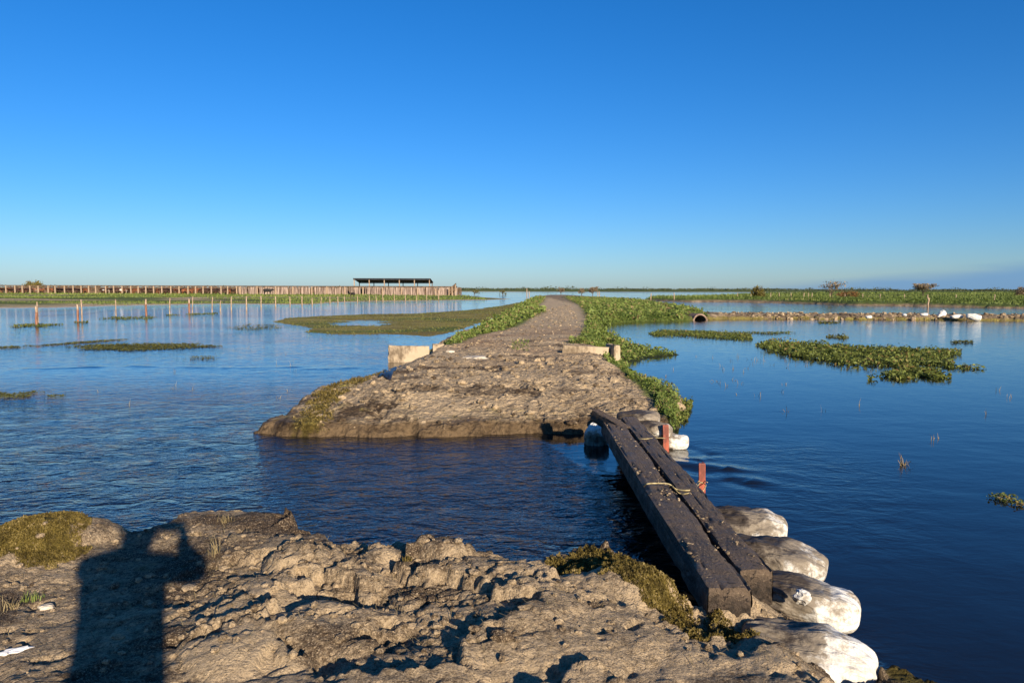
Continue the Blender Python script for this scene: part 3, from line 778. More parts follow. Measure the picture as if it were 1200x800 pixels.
# dark weedy lip along the shore of the right-hand plain
lip = poly([(880, 354.0), (950, 355.6), (1000, 357.6), (1060, 358.2), (1120, 359.3), (1215, 361.2), (1215, 357), (1120, 356), (1000, 354.8), (880, 352.8)])
q = scatter(lip, 7000); k = fbm(q[:, 0], q[:, 1], 0.12, 3, 150) > -0.1; q = q[k]; z = np.maximum(hB(q[:, 0], q[:, 1])[0], 0)
link('shore_weeds', leaf_mesh('shore_weeds', np.stack([q[:, 0], q[:, 1], z + RNG.uniform(0, .55, len(q))], -1), 0.22, 0.3, tint=RNG.uniform(0, .5, len(q))), M_WEED, label='dark tall weeds along the shore of the green plain', kind='stuff')

q = scatter(FLAT, 7000); x, y = q[:, 0], q[:, 1]; g = fbm(x * 0.4, y, 0.35, 4, 83); k = g > -0.15; x, y, g = x[k], y[k], g[k]; z = hB(x, y)[0]; k = z > 0.0; x, y, z, g = x[k], y[k], z[k], g[k]
link('mudflat_grass', blade_mesh('mudflat_grass', np.stack([x, y, z], -1), 0.05, 0.07, 1.2, tint=np.clip(.5 + g + RNG.normal(0, .15, len(x)), 0, 1)), M_ALGA, label='thin short growth on the low mudflat left of the track', kind='stuff')
# floating plants
def floating(px, n, size, h, mat, label, flat=0.75, thr=-0.25, freq=0.9, loose=False):
    pg = poly(px); q = scatter(pg, n); x, y = q[:, 0], q[:, 1]
    d = sdist(x, y, pg); g = 1.3 * fbm(x, y * 1.6, freq, 4, 160)
    k = g + np.clip(d * 0.6, 0, 0.4) - 0.12 > thr; x, y, g = x[k], y[k], g[k]
    z = 0.012 + RNG.uniform(0, 1, len(x)) ** 2 * h * np.clip(0.6 + g, 0.2, 1.4)
    tint = np.clip(0.45 + 0.6 * g + RNG.normal(0, 0.2, len(x)), 0, 1)
    me = leaf_mesh('floating_plant_mat', np.stack([x, y, z], -1), size, flat, tint=tint)
    if n < 1400: link('floating_weed', me, mat, label=label, kind='stuff')
    else: link('floating_plant_mat', me, mat, label=label, cat='water plants', group='plant mats floating on the flood')
floating([(884, 404), (905, 401), (950, 402.5), (1000, 407), (1060, 409), (1125, 411), (1128, 414), (1110, 420), (1120, 429), (1090, 431), (1040, 430), (980, 427), (930, 418), (895, 410)], 11000, 0.105, 0.17, M_MAT, 'largest leafy green plant mat floating on the right-hand water', 0.5, -0.12)
floating([(1012, 446), (1050, 436), (1062, 430), (1090, 432), (1115, 443), (1100, 446), (1085, 442), (1050, 445), (1035, 443)], 2600, 0.09, 0.12, M_MAT, 'small ragged green mat just in front of the largest floating mat', 0.55, 0.0)
floating([(1085, 428), (1130, 429), (1168, 433), (1130, 435), (1100, 433)], 420, 0.09, 0.08, M_MAT, 'thin trail of floating leaves at the right tip of the largest mat', 0.6, 0.0)
floating([(760, 391), (775, 387.5), (830, 388.3), (880, 392), (882, 399), (850, 397.5), (800, 394), (768, 394)], 3800, 0.09, 0.12, M_MAT, 'narrow brown-green plant strip floating right of the track', 0.55, -0.6)
floating([(840, 390), (900, 389), (938, 390), (905, 391.3), (862, 392)], 600, 0.10, 0.06, M_MAT, 'thin dark floating strip behind the narrow brown-green one', 0.7, -0.1)
floating([(958, 377.3), (985, 377), (985, 379), (960, 379.3)], 220, 0.12, 0.08, M_ALGA, 'small pale plant patch floating before the far dyke', 0.7)
floating([(964, 394.5), (985, 393.5), (1000, 396.5), (975, 397.5)], 240, 0.10, 0.10, M_ALGA, 'small pale plant patch floating behind the largest mat', 0.6)
floating([(1112, 400), (1140, 399), (1140, 402.5), (1115, 403)], 200, 0.10, 0.07, M_ALGA, 'small pale patch floating behind the right tip of the largest mat', 0.7)
floating([(1152, 580), (1175, 577), (1198, 588), (1200, 597), (1185, 592), (1160, 585)], 260, 0.035, 0.03, M_MAT, 'few floating leaves near the right edge of the picture', 0.7, 0.0, 2.5)
floating([(775, 493), (798, 470), (812, 472), (806, 492), (790, 500)], 1400, 0.05, 0.12, M_MAT, 'leafy water plants hanging over the right edge of the mud bank', 0.4, -0.6, 2.0)
floating([(74, 407), (110, 404), (180, 402.8), (235, 403.3), (262, 406), (215, 408.5), (150, 411.2), (95, 409.5)], 3600, 0.085, 0.035, M_ALGA, 'broad olive algae strip floating on the left-hand water', 0.85, -0.25)
floating([(-20, 408.5), (60, 403), (130, 398.5), (155, 397.5), (120, 400.5), (50, 405.5), (-20, 410)], 1300, 0.085, 0.03, M_ALGA, 'long thin diagonal algae line on the left-hand water', 0.85, -0.3)
floating([(207, 422), (225, 416), (262, 417.5), (284, 419.5), (262, 421), (235, 424.5)], 750, 0.05, 0.03, M_ALGA, 'loose ring of algae near the middle of the left-hand water', 0.85, 0.02)
floating([(-10, 461), (40, 459.5), (80, 461), (74, 465.5), (30, 466.5), (-10, 466.5)], 1100, 0.05, 0.035, M_ALGA, 'algae patch at the left edge, nearest to the camera', 0.8, -0.1)
floating([(-5, 442), (18, 440.5), (32, 443.5), (10, 445.5)], 180, 0.06, 0.03, M_ALGA, 'tiny algae patch at the left edge behind the nearest one', 0.85, 0.0)
floating([(10, 382.5), (40, 379.5), (75, 380.5), (55, 383), (20, 384)], 500, 0.12, 0.10, M_MAT, 'dark weed drift round the leftmost flooded fence post', 0.7)
floating([(86, 377), (104, 376.8), (102, 379), (88, 379)], 120, 0.12, 0.08, M_MAT, 'dark weed drift round the second pair of flooded posts', 0.7)
floating([(115, 374), (140, 371), (185, 371.5), (178, 373.5), (140, 374.8)], 420, 0.13, 0.12, M_MAT, 'dark weed drift between two flooded fence posts', 0.7)
floating([(194, 369), (210, 368.4), (212, 370), (196, 370.3)], 80, 0.13, 0.10, M_MAT, 'small weed drift at the foot of a slim flooded post', 0.7)
floating([(216, 368), (256, 366.5), (256, 368.2), (218, 369.4)], 220, 0.13, 0.09, M_MAT, 'weed drift trailing right from a double flooded post', 0.7)
floating([(262, 384), (290, 380), (330, 381), (330, 386), (296, 387), (270, 387)], 500, 0.10, 0.04, M_ALGA, 'scattered weed off the left tip of the mudflat', 0.8, 0.05)
floating([(600, 357), (570, 362), (545, 365.5), (560, 366), (585, 362)], 300, 0.12, 0.05, M_ALGA, 'algae rim along the far edge of the mudflat', 0.8, 0.0)
# lone stems standing in the water
pts = []
for cx, cy, n in [(853, 430, 5), (900, 425, 9), (868, 448, 6), (940, 420, 7), (905, 457, 3), (967, 475, 3), (930, 395, 8), (1002, 398, 4), (1100, 510, 2), (780, 440, 3), (860, 418, 6), (1060, 422, 5), (210, 455, 4), (320, 452, 3), (420, 470, 3), (150, 470, 2), (335, 425, 4), (275, 405, 4), (1150, 470, 3)]:
    for _ in range(n):
        p = P(cx + random.gauss(0, 22), cy + random.gauss(0, 7)); 
        for _ in range(3): pts.append((p.x + random.gauss(0, .03), p.y + random.gauss(0, .03), -0.02))
link('water_stems', blade_mesh('water_stems', np.array(pts), 0.13, 0.009, 0.9), M_STRAW, label='sparse thin plant stems standing in the shallow water', kind='stuff')
p = P(1058, 545); pts = [(p.x + random.gauss(0, .02), p.y + random.gauss(0, .02), -0.02) for _ in range(22)]
link('water_sprig', blade_mesh('water_sprig', np.array(pts), 0.17, 0.007, 1.0, tint=np.linspace(0, .5, 22)), M_STRAW, label='single grey sprig standing in the right-hand water', cat='water plant')

# tufts and straw on the near bank
def tuft(px, py, n, ln, label, mat=M_GRASS, spread=0.05):
    p = on_ground(px, py); pts = []
    for _ in range(n):
        x = p.x + random.gauss(0, spread * .5); y = p.y + random.gauss(0, spread * 0.35); pts.append((x, y, ground_z(x, y) - 0.005))
    link('grass_tuft', blade_mesh('grass_tuft', np.array(pts), ln, 0.005, 0.6), mat, label=label, cat='grass', group='grass tufts on the foreground bank')
tuft(318, 606, 90, 0.07, 'bright green grass tuft on the bank rim, right of the shadow', spread=0.09)
tuft(265, 612, 40, 0.06, 'thin dry grass tuft on the bank rim beside the shadow', M_STRAW, 0.05)
tuft(252, 650, 22, 0.10, 'wispy dry grass sprig standing right of the shadow', M_STRAW, 0.03)
tuft(374, 634, 60, 0.05, 'small green tuft on a clod at the bank edge', spread=0.05)
tuft(38, 703, 40, 0.05, 'small green tuft left of the shadow', spread=0.05)
tuft(12, 712, 40, 0.05, 'small dull tuft at the left edge of the bank', M_STRAW, spread=0.06)
tuft(478, 652, 50, 0.04, 'yellowish tuft on a clod at the middle of the bank edge', M_MOSS, 0.02)
pg = poly([(-20, 800), (-20, 650), (200, 610), (360, 640), (640, 690), (900, 745), (1000, 800)], 0.36)
q = scatter(pg, 2600); z = hA(q[:, 0], q[:, 1])[0]
n = len(q); rg = RNG; az = rg.uniform(0, np.pi, n); L = rg.uniform(.01, .045, n); w = .0012
dx = np.stack([np.cos(az) * L, np.sin(az) * L, rg.normal(0, .3, n) * L], -1); sx = np.stack([-np.sin(az), np.cos(az), np.zeros(n)], -1) * w
b0 = np.stack([q[:, 0], q[:, 1], z + .004], -1)
V = np.stack([b0 - sx, b0 + sx, b0 + dx + sx, b0 + dx - sx], 1).reshape(-1, 3)
link('straw_litter', mesh_np('straw_litter', V, np.arange(4 * n).reshape(n, 4), False, {'tint': np.repeat(rg.uniform(0, 1, n), 4)}), M_STRAW, label='bits of straw strewn over the foreground mud', kind='stuff')

# loose clods
def ico(sub):
    bm = bmesh.new(); bmesh.ops.create_icosphere(bm, subdivisions=sub, radius=1.0)
    V = np.array([v.co[:] for v in bm.verts]); F = np.array([[v.index for v in f.verts] for f in bm.faces]); bm.free(); return V, F
ICO_V, ICO_F = ico(2)
def clods(name, pts, size, label, mat, far):
    n = len(pts); rg = np.random.default_rng(5)
    V = np.repeat(ICO_V[None], n, 0)
    off = rg.uniform(0, 100, (n, 1, 2))
    nz = perlin(V[..., 0] * 1.6 + off[..., 0], (V[..., 1] + V[..., 2] * 1.7) * 1.6 + off[..., 1], 7)
    V = V * (1 + 0.45 * nz)[..., None]
    V = V * (size[:, None] * np.stack([rg.uniform(.7, 1.3, n), rg.uniform(.7, 1.3, n), rg.uniform(.45, .8, n)], -1))[:, None, :] + pts[:, None, :]
    F = (ICO_F[None] + (np.arange(n) * len(ICO_V))[:, None, None]).reshape(-1, 3)
    V = V.reshape(-1, 3); m = len(V); dr = np.repeat(rg.uniform(.25, .85, n), len(ICO_V))
    me = mesh_np(name, V, F, False, dict(dry=dr, moss=np.zeros(m), green=np.zeros(m), red=np.zeros(m), wet=np.zeros(m)))
    link(name, me, mat, label=label, kind='stuff')
q = scatter(pg, 5200); zz, d, brk, _, _ = hA(q[:, 0], q[:, 1]); k = RNG.uniform(0, 1, len(q)) < (0.05 + 0.40 * brk); q = q[k]; zz = zz[k]
sz = 0.004 + 0.020 * RNG.uniform(0, 1, len(q)) ** 3.5
sz[:len(sz) // 30] += RNG.uniform(0.006, 0.022, len(sz) // 30)
clods('loose_clods', np.stack([q[:, 0], q[:, 1], zz + sz * 0.25], -1), sz, 'loose crumbs of dry mud on the foreground bank', M_SOIL_NEAR, False)
pgm = poly([(330, 500), (400, 455), (500, 420), (700, 425), (770, 480), (740, 500)], 0.38)
q = scatter(pgm, 1000); zz = hB(q[:, 0], q[:, 1])[0]; k = zz > 0.1; q = q[k]; zz = zz[k]
sz = 0.010 + 0.055 * RNG.uniform(0, 1, len(q)) ** 4
clods('bank_clods', np.stack([q[:, 0], q[:, 1], zz + sz * 0.2], -1), sz, 'loose clods of dry mud on the far bank', M_SOIL_FAR, True)
pgr = poly([(520, 412), (560, 397), (610, 384), (636, 362), (672, 358), (682, 380), (676, 400), (660, 412), (600, 420)], 0.42)
q = scatter(pgr, 1500); zz = hB(q[:, 0], q[:, 1])[0]
sz = 0.008 + 0.045 * RNG.uniform(0, 1, len(q)) ** 4
clods('track_clods', np.stack([q[:, 0], q[:, 1], zz + sz * 0.2], -1), sz, 'crumbs of dry earth on the dirt track', M_SOIL_FAR, True)
dy = poly([(835, 371), (930, 371), (1050, 371.5), (1200, 373), (1200, 376), (930, 374), (850, 373.5)])
q = scatter(dy, 900); zz = np.maximum(hB(q[:, 0], q[:, 1])[0], 0.02); sz = 0.03 + 0.12 * RNG.uniform(0, 1, len(q)) ** 3
clods('dyke_clods', np.stack([q[:, 0], q[:, 1], zz + sz * 0.1], -1), sz, 'heaped clods of earth along the far dyke', M_SOIL_FAR, True)
def stone(name, px, py, size, label, mat=M_STONE, cat='stone', seed=1):
    p = on_ground(px, py); rg = np.random.default_rng(seed)
    V, F = ico(3); o = rg.uniform(0, 50)
    V = V * (1 + 0.35 * perlin(V[:, 0] * 1.5 + o, V[:, 1] * 1.5 + V[:, 2], seed))[:, None]
    V[:, 2] = np.where(V[:, 2] > 0.35, 0.35 + (V[:, 2] - 0.35) * 0.3, V[:, 2])
    me = mesh_np(name, V * np.array(size) / 2, F, False)
    link(name, me, mat, label=label, cat=cat, loc=(p.x, p.y, p.z + size[2] * 0.12))
stone('stone', 558, 420, (0.55, 0.5, 0.14), 'flat pale slab lying on the dirt track near the left concrete wall', seed=2)
stone('stone', 55, 712, (0.075, 0.05, 0.05), 'small pale stone left of the shadow on the bank', seed=3)
stone('stone', 640, 462, (0.30, 0.24, 0.10), 'pale flat clod in the middle of the far mud bank', seed=4)
stone('stone', 527, 413, (0.22, 0.20, 0.14), 'pale lump between the left concrete wall and the track', seed=6)

# ------------------------------------------------------------------ timbers
def timber(name, a, b, width, height, seed, label, mudends):
    a = Vector(a); b = Vector(b); L = (b - a).length
    nl = int(L / 0.022); per = []
    m = 16; mh = 12
    w2 = width / 2
    for i in range(m): per.append((-w2 + width * i / m, 0.0))
    for i in range(mh): per.append((w2, -height * i / mh))
    for i in range(m): per.append((w2 - width * i / m, -height))
    for i in range(mh): per.append((-w2, -height + height * i / mh))
    per = np.array(per); npn = len(per)
    arc = np.linspace(0, 1, npn, endpoint=False) * (2 * width + 2 * height)
    S = np.linspace(0, L, nl)
    SS, AA = np.meshgrid(S, arc, indexing='ij')
    Yp = np.repeat(per[None, :, 0], nl, 0).copy(); Zp = np.repeat(per[None, :, 1], nl, 0).copy()
    # rounded, chewed corners
    cy = np.sign(Yp) * sstep(0.55, 1.0, np.abs(Yp) / w2); top = sstep(-0.06, 0.0, Zp)
    chip = 0.004 + 0.020 * np.clip(fbm(SS, AA * 0 + seed, 2.2, 4, seed) + 0.1, 0, 1)
    Zp -= top * np.abs(cy) * chip; Yp -= top * cy * chip * 0.8
    grain = fbm(SS * 0.35, AA * 14, 1.0, 3, seed + 3); rough = fbm(SS, AA, 9, 4, seed + 5)
    crack = sstep(0.035, 0.0, np.abs(fbm(SS * 0.22, AA * 5.0, 1.0, 2, seed + 9)))
    dis = 0.004 * grain + 0.006 * rough - 0.012 * crack
    sidey = np.where(np.abs(np.abs(per[:, 0]) - w2) < 1e-6, np.sign(per[:, 0]), 0.0)
    upz = np.where(per[:, 1] > -1e-6, 1.0, 0.0)
    Zp += dis * upz[None]; Yp += dis * sidey[None]
    bend = 0.006 * np.sin(SS / L * math.pi) * (1 if seed % 2 else -1)
    Yp += bend; Zp += 0.012 * fbm(SS, SS * 0, 0.8, 2, seed + 20)
    Xp = SS + np.where(SS < 0.1, 0.02 * fbm(AA, AA, 7, 2, seed + 30), 0)
    V = np.stack([Xp, Yp, Zp], -1).reshape(-1, 3)
    idx = np.arange(nl * npn).reshape(nl, npn); nx = np.roll(idx, -1, 1)
    F = np.stack([idx[:-1], idx[1:], nx[1:], nx[:-1]], -1).reshape(-1, 4)
    # end faces as strips joining the top row to the bottom row
    ends = []
    for r, flip in ((0, False), (nl - 1, True)):
        base = r * npn
        T = [base + i for i in range(m + 1)]; B = [base + (m + mh + m - i) % npn for i in range(m + 1)]
        for i in range(m):
            f = [T[i], T[i + 1], B[i + 1], B[i]]
            ends.append(f[::-1] if flip else f)
    F = np.concatenate([F, np.array(ends)])
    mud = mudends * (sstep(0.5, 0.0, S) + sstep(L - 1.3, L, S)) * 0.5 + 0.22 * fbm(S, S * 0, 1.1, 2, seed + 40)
    mud = np.where(upz[None] > 0.5, np.repeat(mud[:, None], npn, 1) + 0.22, -0.6)  # muddy tops; sides kept dark to imitate their shade
    me = mesh_np(name, V, F, True, {'mud': mud})
    me.set_sharp_from_angle(angle=R(50))
    o = link(name, me, M_TIMBER, label=label, cat='timber', group='timbers of the weir')
    x = (b - a).normalized(); y = Vector((0, 0, 1)).cross(x).normalized(); zv = x.cross(y)
    o.matrix_world = Matrix.Translation(a) @ Matrix((x, y, zv)).transposed().to_4x4()
    return o
def mid(p, q): return (P(*p) + P(*q)) / 2
zt = 0.45
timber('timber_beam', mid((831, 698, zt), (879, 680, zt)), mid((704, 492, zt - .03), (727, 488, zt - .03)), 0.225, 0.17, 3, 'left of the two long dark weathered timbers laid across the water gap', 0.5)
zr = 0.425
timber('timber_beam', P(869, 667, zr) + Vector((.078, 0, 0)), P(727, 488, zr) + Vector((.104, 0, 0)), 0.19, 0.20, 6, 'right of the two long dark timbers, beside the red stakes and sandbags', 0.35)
timber('added_shade_beam', P(868, 672, .225) + Vector((.07, 0, 0)), P(727, 490, .215) + Vector((.07, 0, 0)), 0.20, 0.36, 11, 'added black beam that darkens the gap under the two long timbers like shade', -1.5)  # added beam, black so the gap under the timbers reads as shade
A_ = mid((831, 698, zt), (879, 680, zt)); B_ = mid((704, 492, zt - .03), (727, 488, zt - .03))
tt = RNG.uniform(0.01, 0.99, 900) ** 1.2; oo = RNG.uniform(-.10, .285, 900)
kk = (fbm(tt * 9, oo * 8, 1.0, 3, 203) > -0.05) & (np.abs(oo - .115) > .012) & ((oo < .11) | (tt > .06)); tt = tt[kk]; oo = oo[kk]
sz = 0.003 + 0.010 * RNG.uniform(0, 1, len(tt)) ** 3
clods('timber_crumbs', np.stack([A_.x + (B_.x - A_.x) * tt + oo, A_.y + (B_.y - A_.y) * tt, A_.z + (B_.z - A_.z) * tt - .004 - .012 * (oo > .11)], -1), sz, 'crumbs of dry mud scattered along the tops of the timbers', M_SOIL_NEAR, False)
# short broken stub of wood at the far end
b0 = P(735, 500, 0.42)
o = timber('timber_stub', b0, b0 + Vector((-0.28, 0.62, 0.10)), 0.13, 0.14, 8, 'short splintered piece of dark wood at the far end of the timbers', 0.3)

# red stakes
def stake(px, py, h, w, lean, label):
    p = P(px, py, 0.03); mb = MB()
    n = 7
    for i in range(4): pass
    prof = [(-.5, -.5), (.5, -.5), (.5, .5), (-.5, .5)]
    # an angle-iron: two flanges with a bevelled top
    t = 0.35
    L = [(-.5, -.5), (.5, -.5), (.5, .5), (.5 - t, .5), (.5 - t, -.5 + t), (-.5, -.5 + t)]
    v = []; f = []
    for k, (zz, s) in enumerate(((-0.35, 1), (h * 0.97, 1.0), (h, 0.9))):
        for (x, y) in L: v.append((x * w * s + lean * zz, y * w * s, zz))
    for k in range(2):
        for i in range(6):
            j = (i + 1) % 6; f.append((k * 6 + i, k * 6 + j, k * 6 + 6 + j, k * 6 + 6 + i))
    f.append(tuple(range(12, 18))); f.append(tuple(reversed(range(6))))
    me = bpy.data.meshes.new('red_stake'); me.from_pydata(v, [], f); me.update()
    return link('red_stake', me, M_STAKE, label=label, cat='stake', group='red stakes beside the timbers', loc=(p.x, p.y, 0.03))
stake(780, 526, 0.30, 0.068, -0.03, 'red steel stake farther away, next to the white sandbag')
stake(822, 573, 0.26, 0.062, -0.02, 'red steel stake nearer the camera, with rope at its foot')
s2 = P(822, 573, 0.03)
# rope
def curve_pts(ctrl, n=8):
    out = []
    ctrl = [Vector(c) for c in ctrl]; ext = [ctrl[0]] + ctrl + [ctrl[-1]]
    for i in range(1, len(ext) - 2):
        for k in range(n):
            t = k / n; p0, p1, p2, p3 = ext[i - 1:i + 3]
            out.append(0.5 * ((2 * p1) + (-p0 + p2) * t + (2 * p0 - 5 * p1 + 4 * p2 - p3) * t * t + (-p0 + 3 * p1 - 3 * p2 + p3) * t ** 3))
    out.append(ctrl[-1]); return out
mb = MB()
mb.tube(curve_pts([P(754, 572, .36), P(757, 567, .455), P(772, 566, .462), P(784, 567, .462), P(793, 573, .43), P(808, 574, .425), P(817, 569, .30), P(821, 565, .12), P(827, 568, .10), P(824, 575, .09)]), 0.0055, 6)
mb.tube(curve_pts([P(788, 569, .455), P(797, 578, .42), P(809, 577, .415), P(818, 574, .22), P(816, 567, .13), P(822, 562, .12), P(829, 565, .12)]), 0.0045, 6)
link('rope', mb.mesh('rope', True), M_ROPE, label='thin tan rope tied across the timbers to the nearer red stake', cat='rope')
mb = MB(); mb.tube(curve_pts([P(748, 514, .42), P(757, 514, .43), P(768, 513, .40), P(776, 513, .22), P(781, 514, .14)]), 0.005, 6)
link('rope', mb.mesh('rope', True), M_ROPE, label='short rope from the far timber end to the farther red stake', cat='rope')

# sandbags
def bag_mesh(seed, tied=True):
    nu, nv = 110, 84
    u = np.linspace(0, 2 * np.pi, nu, endpoint=False); v = np.linspace(-np.pi / 2, np.pi / 2, nv)
    Vv, U = np.meshgrid(v, u, indexing='ij')
    def sp(a, e): return np.sign(a) * np.abs(a) ** e
    # long axis is x
    x = sp(np.sin(Vv), 0.90); r = sp(np.cos(Vv), 0.62)
    y = r * sp(np.cos(U), 0.9); z = r * sp(np.sin(U), 0.95)
    z = np.where(z > 0, np.sign(z) * np.abs(z) ** 0.8 * (0.85 - 0.25 * sstep(0.2, -0.6, x)), z * 0.75)
    z = z - 0.10 * (1 - np.abs(x)) * 0
    sq = 1 + 0.20 * fbm(x * 1.3 + seed, y * 1.3 + z, 1.0, 3, seed) + 0.0
    x2 = x * 0.5; y2 = y * 0.5 * sq; z2 = z * 0.5 * sq
    # folds running toward the tied end
    ang = np.arctan2(z, y)
    fold = (0.5 + 0.5 * np.cos(ang * 13 + 3.5 * fbm(x * 1.2, ang, 1, 2, seed + 2))) ** 3 * sstep(0.60, -0.5, x)
    k = 1 - 0.17 * fold * sstep(0.3, -1, x)
    wr = ridged(x * 1.6 + seed, ang * 1.4 + x, 1.3, 3, seed + 4) - 0.6
    k = k + 0.07 * wr * (0.45 + 0.55 * sstep(0.5, -0.8, x))
    cru = ridged(x * 3.2 + seed * 3, ang * 1.7 + 0.8 * x, 1.5, 4, seed + 11) - 0.62
    k = k + 0.045 * cru * (0.35 + 0.65 * sstep(0.6, -0.4, x + 0.5 * fbm(x, ang, 1.2, 2, seed + 12)))
    y2 *= k; z2 *= k
    z2 += 0.10 * fbm(x * 1.1, y, 1.3, 3, seed + 6) * np.where(z > 0, 1, 0.2)
    seam = np.exp(-((ang - 0.35) / 0.05) ** 2) * sstep(-0.95, -0.6, x)
    y2 *= 1 - 0.05 * seam; z2 -= 0.02 * seam
    pucker = sstep(0.55, 0.95, x) * np.cos(ang * 12 + seed)
    y2 *= 1 + 0.05 * pucker; z2 *= 1 + 0.07 * pucker
    dirt = 0.10 * fbm(x * 1.2 + seed, y * 2, 1.0, 3, seed + 8) + 0.40 * sstep(0.45, -0.35, x + 0.35 * fbm(x, ang, 1.4, 3, seed + 13)) + 0.14 * sstep(0.35, 0.85, z) * sstep(0.8, 0.4, x) + 0.16 * sstep(-0.1, -0.5, z)
    P3 = np.stack([x2, y2, z2], -1).reshape(-1, 3)
    idx = np.arange(nv * nu).reshape(nv, nu); nx = np.roll(idx, -1, 1)
    F = np.stack([idx[:-1], idx[1:], nx[1:], nx[:-1]], -1).reshape(-1, 4)[:, ::-1]
    return P3, F, dirt.ravel()
def sandbag(p, size, rot, seed, label, group, dirt_add=0.0, lo=None):
    V, F, dirt = bag_mesh(seed)
    me = mesh_np('sandbag', V * np.array(size), F, True, {'dirt': dirt + dirt_add})
    return link('sandbag', me, M_BAG, label=label, cat='sandbag', group=group, loc=p, rot=rot)
G1 = 'sandbags piled beside the near end of the timbers'
bags = []
bags.append(sandbag(P(868, 615, 0.08), (0.70, 0.46, 0.32), (R(4), R(4), R(-22)), 1, 'farthest of the four near sandbags, low in the water beside the timber', G1, 0.12))
bags.append(sandbag(P(905, 652, 0.13), (0.70, 0.44, 0.30), (R(-2), R(8), R(-28)), 2, 'second of the four near sandbags, smooth and muddy grey', G1, 0.16))
bags.append(sandbag(P(935, 703, 0.15), (0.66, 0.45, 0.33), (R(-4), R(8), R(-22)), 3, 'third of the four near sandbags, with a knotted neck on top', G1, 0.06))
bags.append(sandbag(P(945, 766, 0.19), (0.62, 0.46, 0.34), (R(-6), R(10), R(-20)), 4, 'nearest and whitest of the four near sandbags, creased, at the bottom edge', G1, -0.06))
# knotted neck on the third bag
mb = MB(); rr = random.Random(3)
V, F = ico(3); V = V * (1 + 0.35 * perlin(V[:, 0] * 1.8, V[:, 1] * 1.8 + V[:, 2] * 2, 5))[:, None] * np.array([.045, .05, .042])
me = mesh_np('tied_neck', V, F, False, {'dirt': np.full(len(V), 0.05)})
kp = P(940, 699, 0.30)
o = link('tied_neck', me, M_BAG, parent=bags[2]); o.matrix_parent_inverse = Matrix(); bpy.context.view_layer.update()
o.location = bags[2].matrix_world.inverted() @ kp
G2 = 'sandbags at the far end of the timbers'
sandbag(P(699, 514, 0.06), (0.40, 0.30, 0.36), (R(10), R(-60), R(70)), 5, 'shaded sandbag left of the far timber end, half in the water', G2, -0.1)
sandbag(P(783, 517, 0.07), (0.50, 0.34, 0.26), (0, R(4), R(-12)), 6, 'white sandbag by the farther red stake at the water edge', G2, -0.05)
sandbag(P(763, 503, 0.22), (0.52, 0.36, 0.26), (0, R(6), R(-25)), 7, 'muddy sandbag behind the farther red stake', G2, 0.18)
sandbag(P(748, 489, 0.32), (0.55, 0.40, 0.22), (0, R(2), R(-10)), 8, 'mud-caked sandbag half buried in the bank above the far timber end', G2, 0.22)
G3 = 'white bags on the far dyke'
for i, (px, py, zz, sz, rt, lb) in enumerate([(1103, 369.5, .28, (.75, .4, .6), (0, R(-35), R(15)), 'white bag standing up at a slant on the far dyke'), (1121, 371, .25, (.8, .45, .35), (0, 0, R(10)), 'white bag lying in the middle of three on the far dyke'),
                                     (1141, 371.5, .25, (.85, .5, .55), (0, R(15), R(-20)), 'white bag at the right of three on the far dyke'), (1083, 368.5, .45, (.45, .3, .25), (0, 0, 0), 'small white scrap bag on the far dyke crest near the snag'), (1060, 369, .42, (.35, .25, .2), (0, 0, 1), 'smallest white bag on the far dyke crest'), (1018, 371.5, .3, (.4, .3, .25), (0, 0, .4), 'lone pale bag near the middle of the far dyke')]):
    sandbag(P(px, py, zz), sz, rt, 20 + i, lb, G3, -0.55)
# scrap of white plastic, mud debris
V, F = ico(3); V = V * (1 + 0.5 * perlin(V[:, 0] * 2, V[:, 1] * 2 + V[:, 2], 12))[:, None] * np.array([.075, .022, .010])
p = on_ground(16, 764)
link('plastic_scrap', mesh_np('plastic_scrap', V, F, False), M_WHITE, label='scrap of white plastic on the mud at the left edge', cat='litter', loc=(p.x, p.y, p.z + .006), rot=(0, 0, R(35)))

# ------------------------------------------------------------------ concrete walls, pipe, plastic sheet
def bevel_box(name, size, bev=0.012, seed=1, cut=0.0):
    bm = bmesh.new(); bmesh.ops.create_cube(bm, size=1.0)
    for v in bm.verts: v.co = Vector((v.co.x * size[0], v.co.y * size[1], v.co.z * size[2]))
    if cut:
        for v in bm.verts:
            if v.co.x > 0 and v.co.z > 0: v.co.z -= cut
    bmesh.ops.subdivide_edges(bm, edges=bm.edges, cuts=6, use_grid_fill=True)
    rr = random.Random(seed)
    for v in bm.verts:
        v.co += Vector((rr.gauss(0, .005), rr.gauss(0, .005), rr.gauss(0, .006)))
        if v.co.z > size[2] * .45 and rr.random() < .35: v.co.z -= rr.uniform(.005, .03)
        if abs(v.co.x) > size[0] * .45 and rr.random() < .3: v.co.x *= rr.uniform(.95, .99)
    me = bpy.data.meshes.new(name); bm.to_mesh(me); bm.free(); return me
pL = P(478, 424, 0.0)
e = empty('concrete_headwall', (pL.x, pL.y, 0), 'tan concrete culvert wall at the left water edge below the track', 'concrete wall', 'concrete culvert walls')
link('wall_panel', bevel_box('wall_panel', (1.08, 0.16, 0.75), seed=1, cut=0.02), M_CONC, e, loc=(0.02, 0.05, 0.06), rot=(R(-6), 0, R(6)))
link('end_block', bevel_box('end_block', (0.30, 0.26, 0.6), seed=2), M_CONC, e, loc=(0.78, 0.30, 0.16), rot=(0, 0, R(10)))
pR = P(688, 420, 0.33)
e = empty('concrete_headwall', (pR.x, pR.y, 0.2), 'tan concrete culvert wall in the weeds right of the track', 'concrete wall', 'concrete culvert walls')
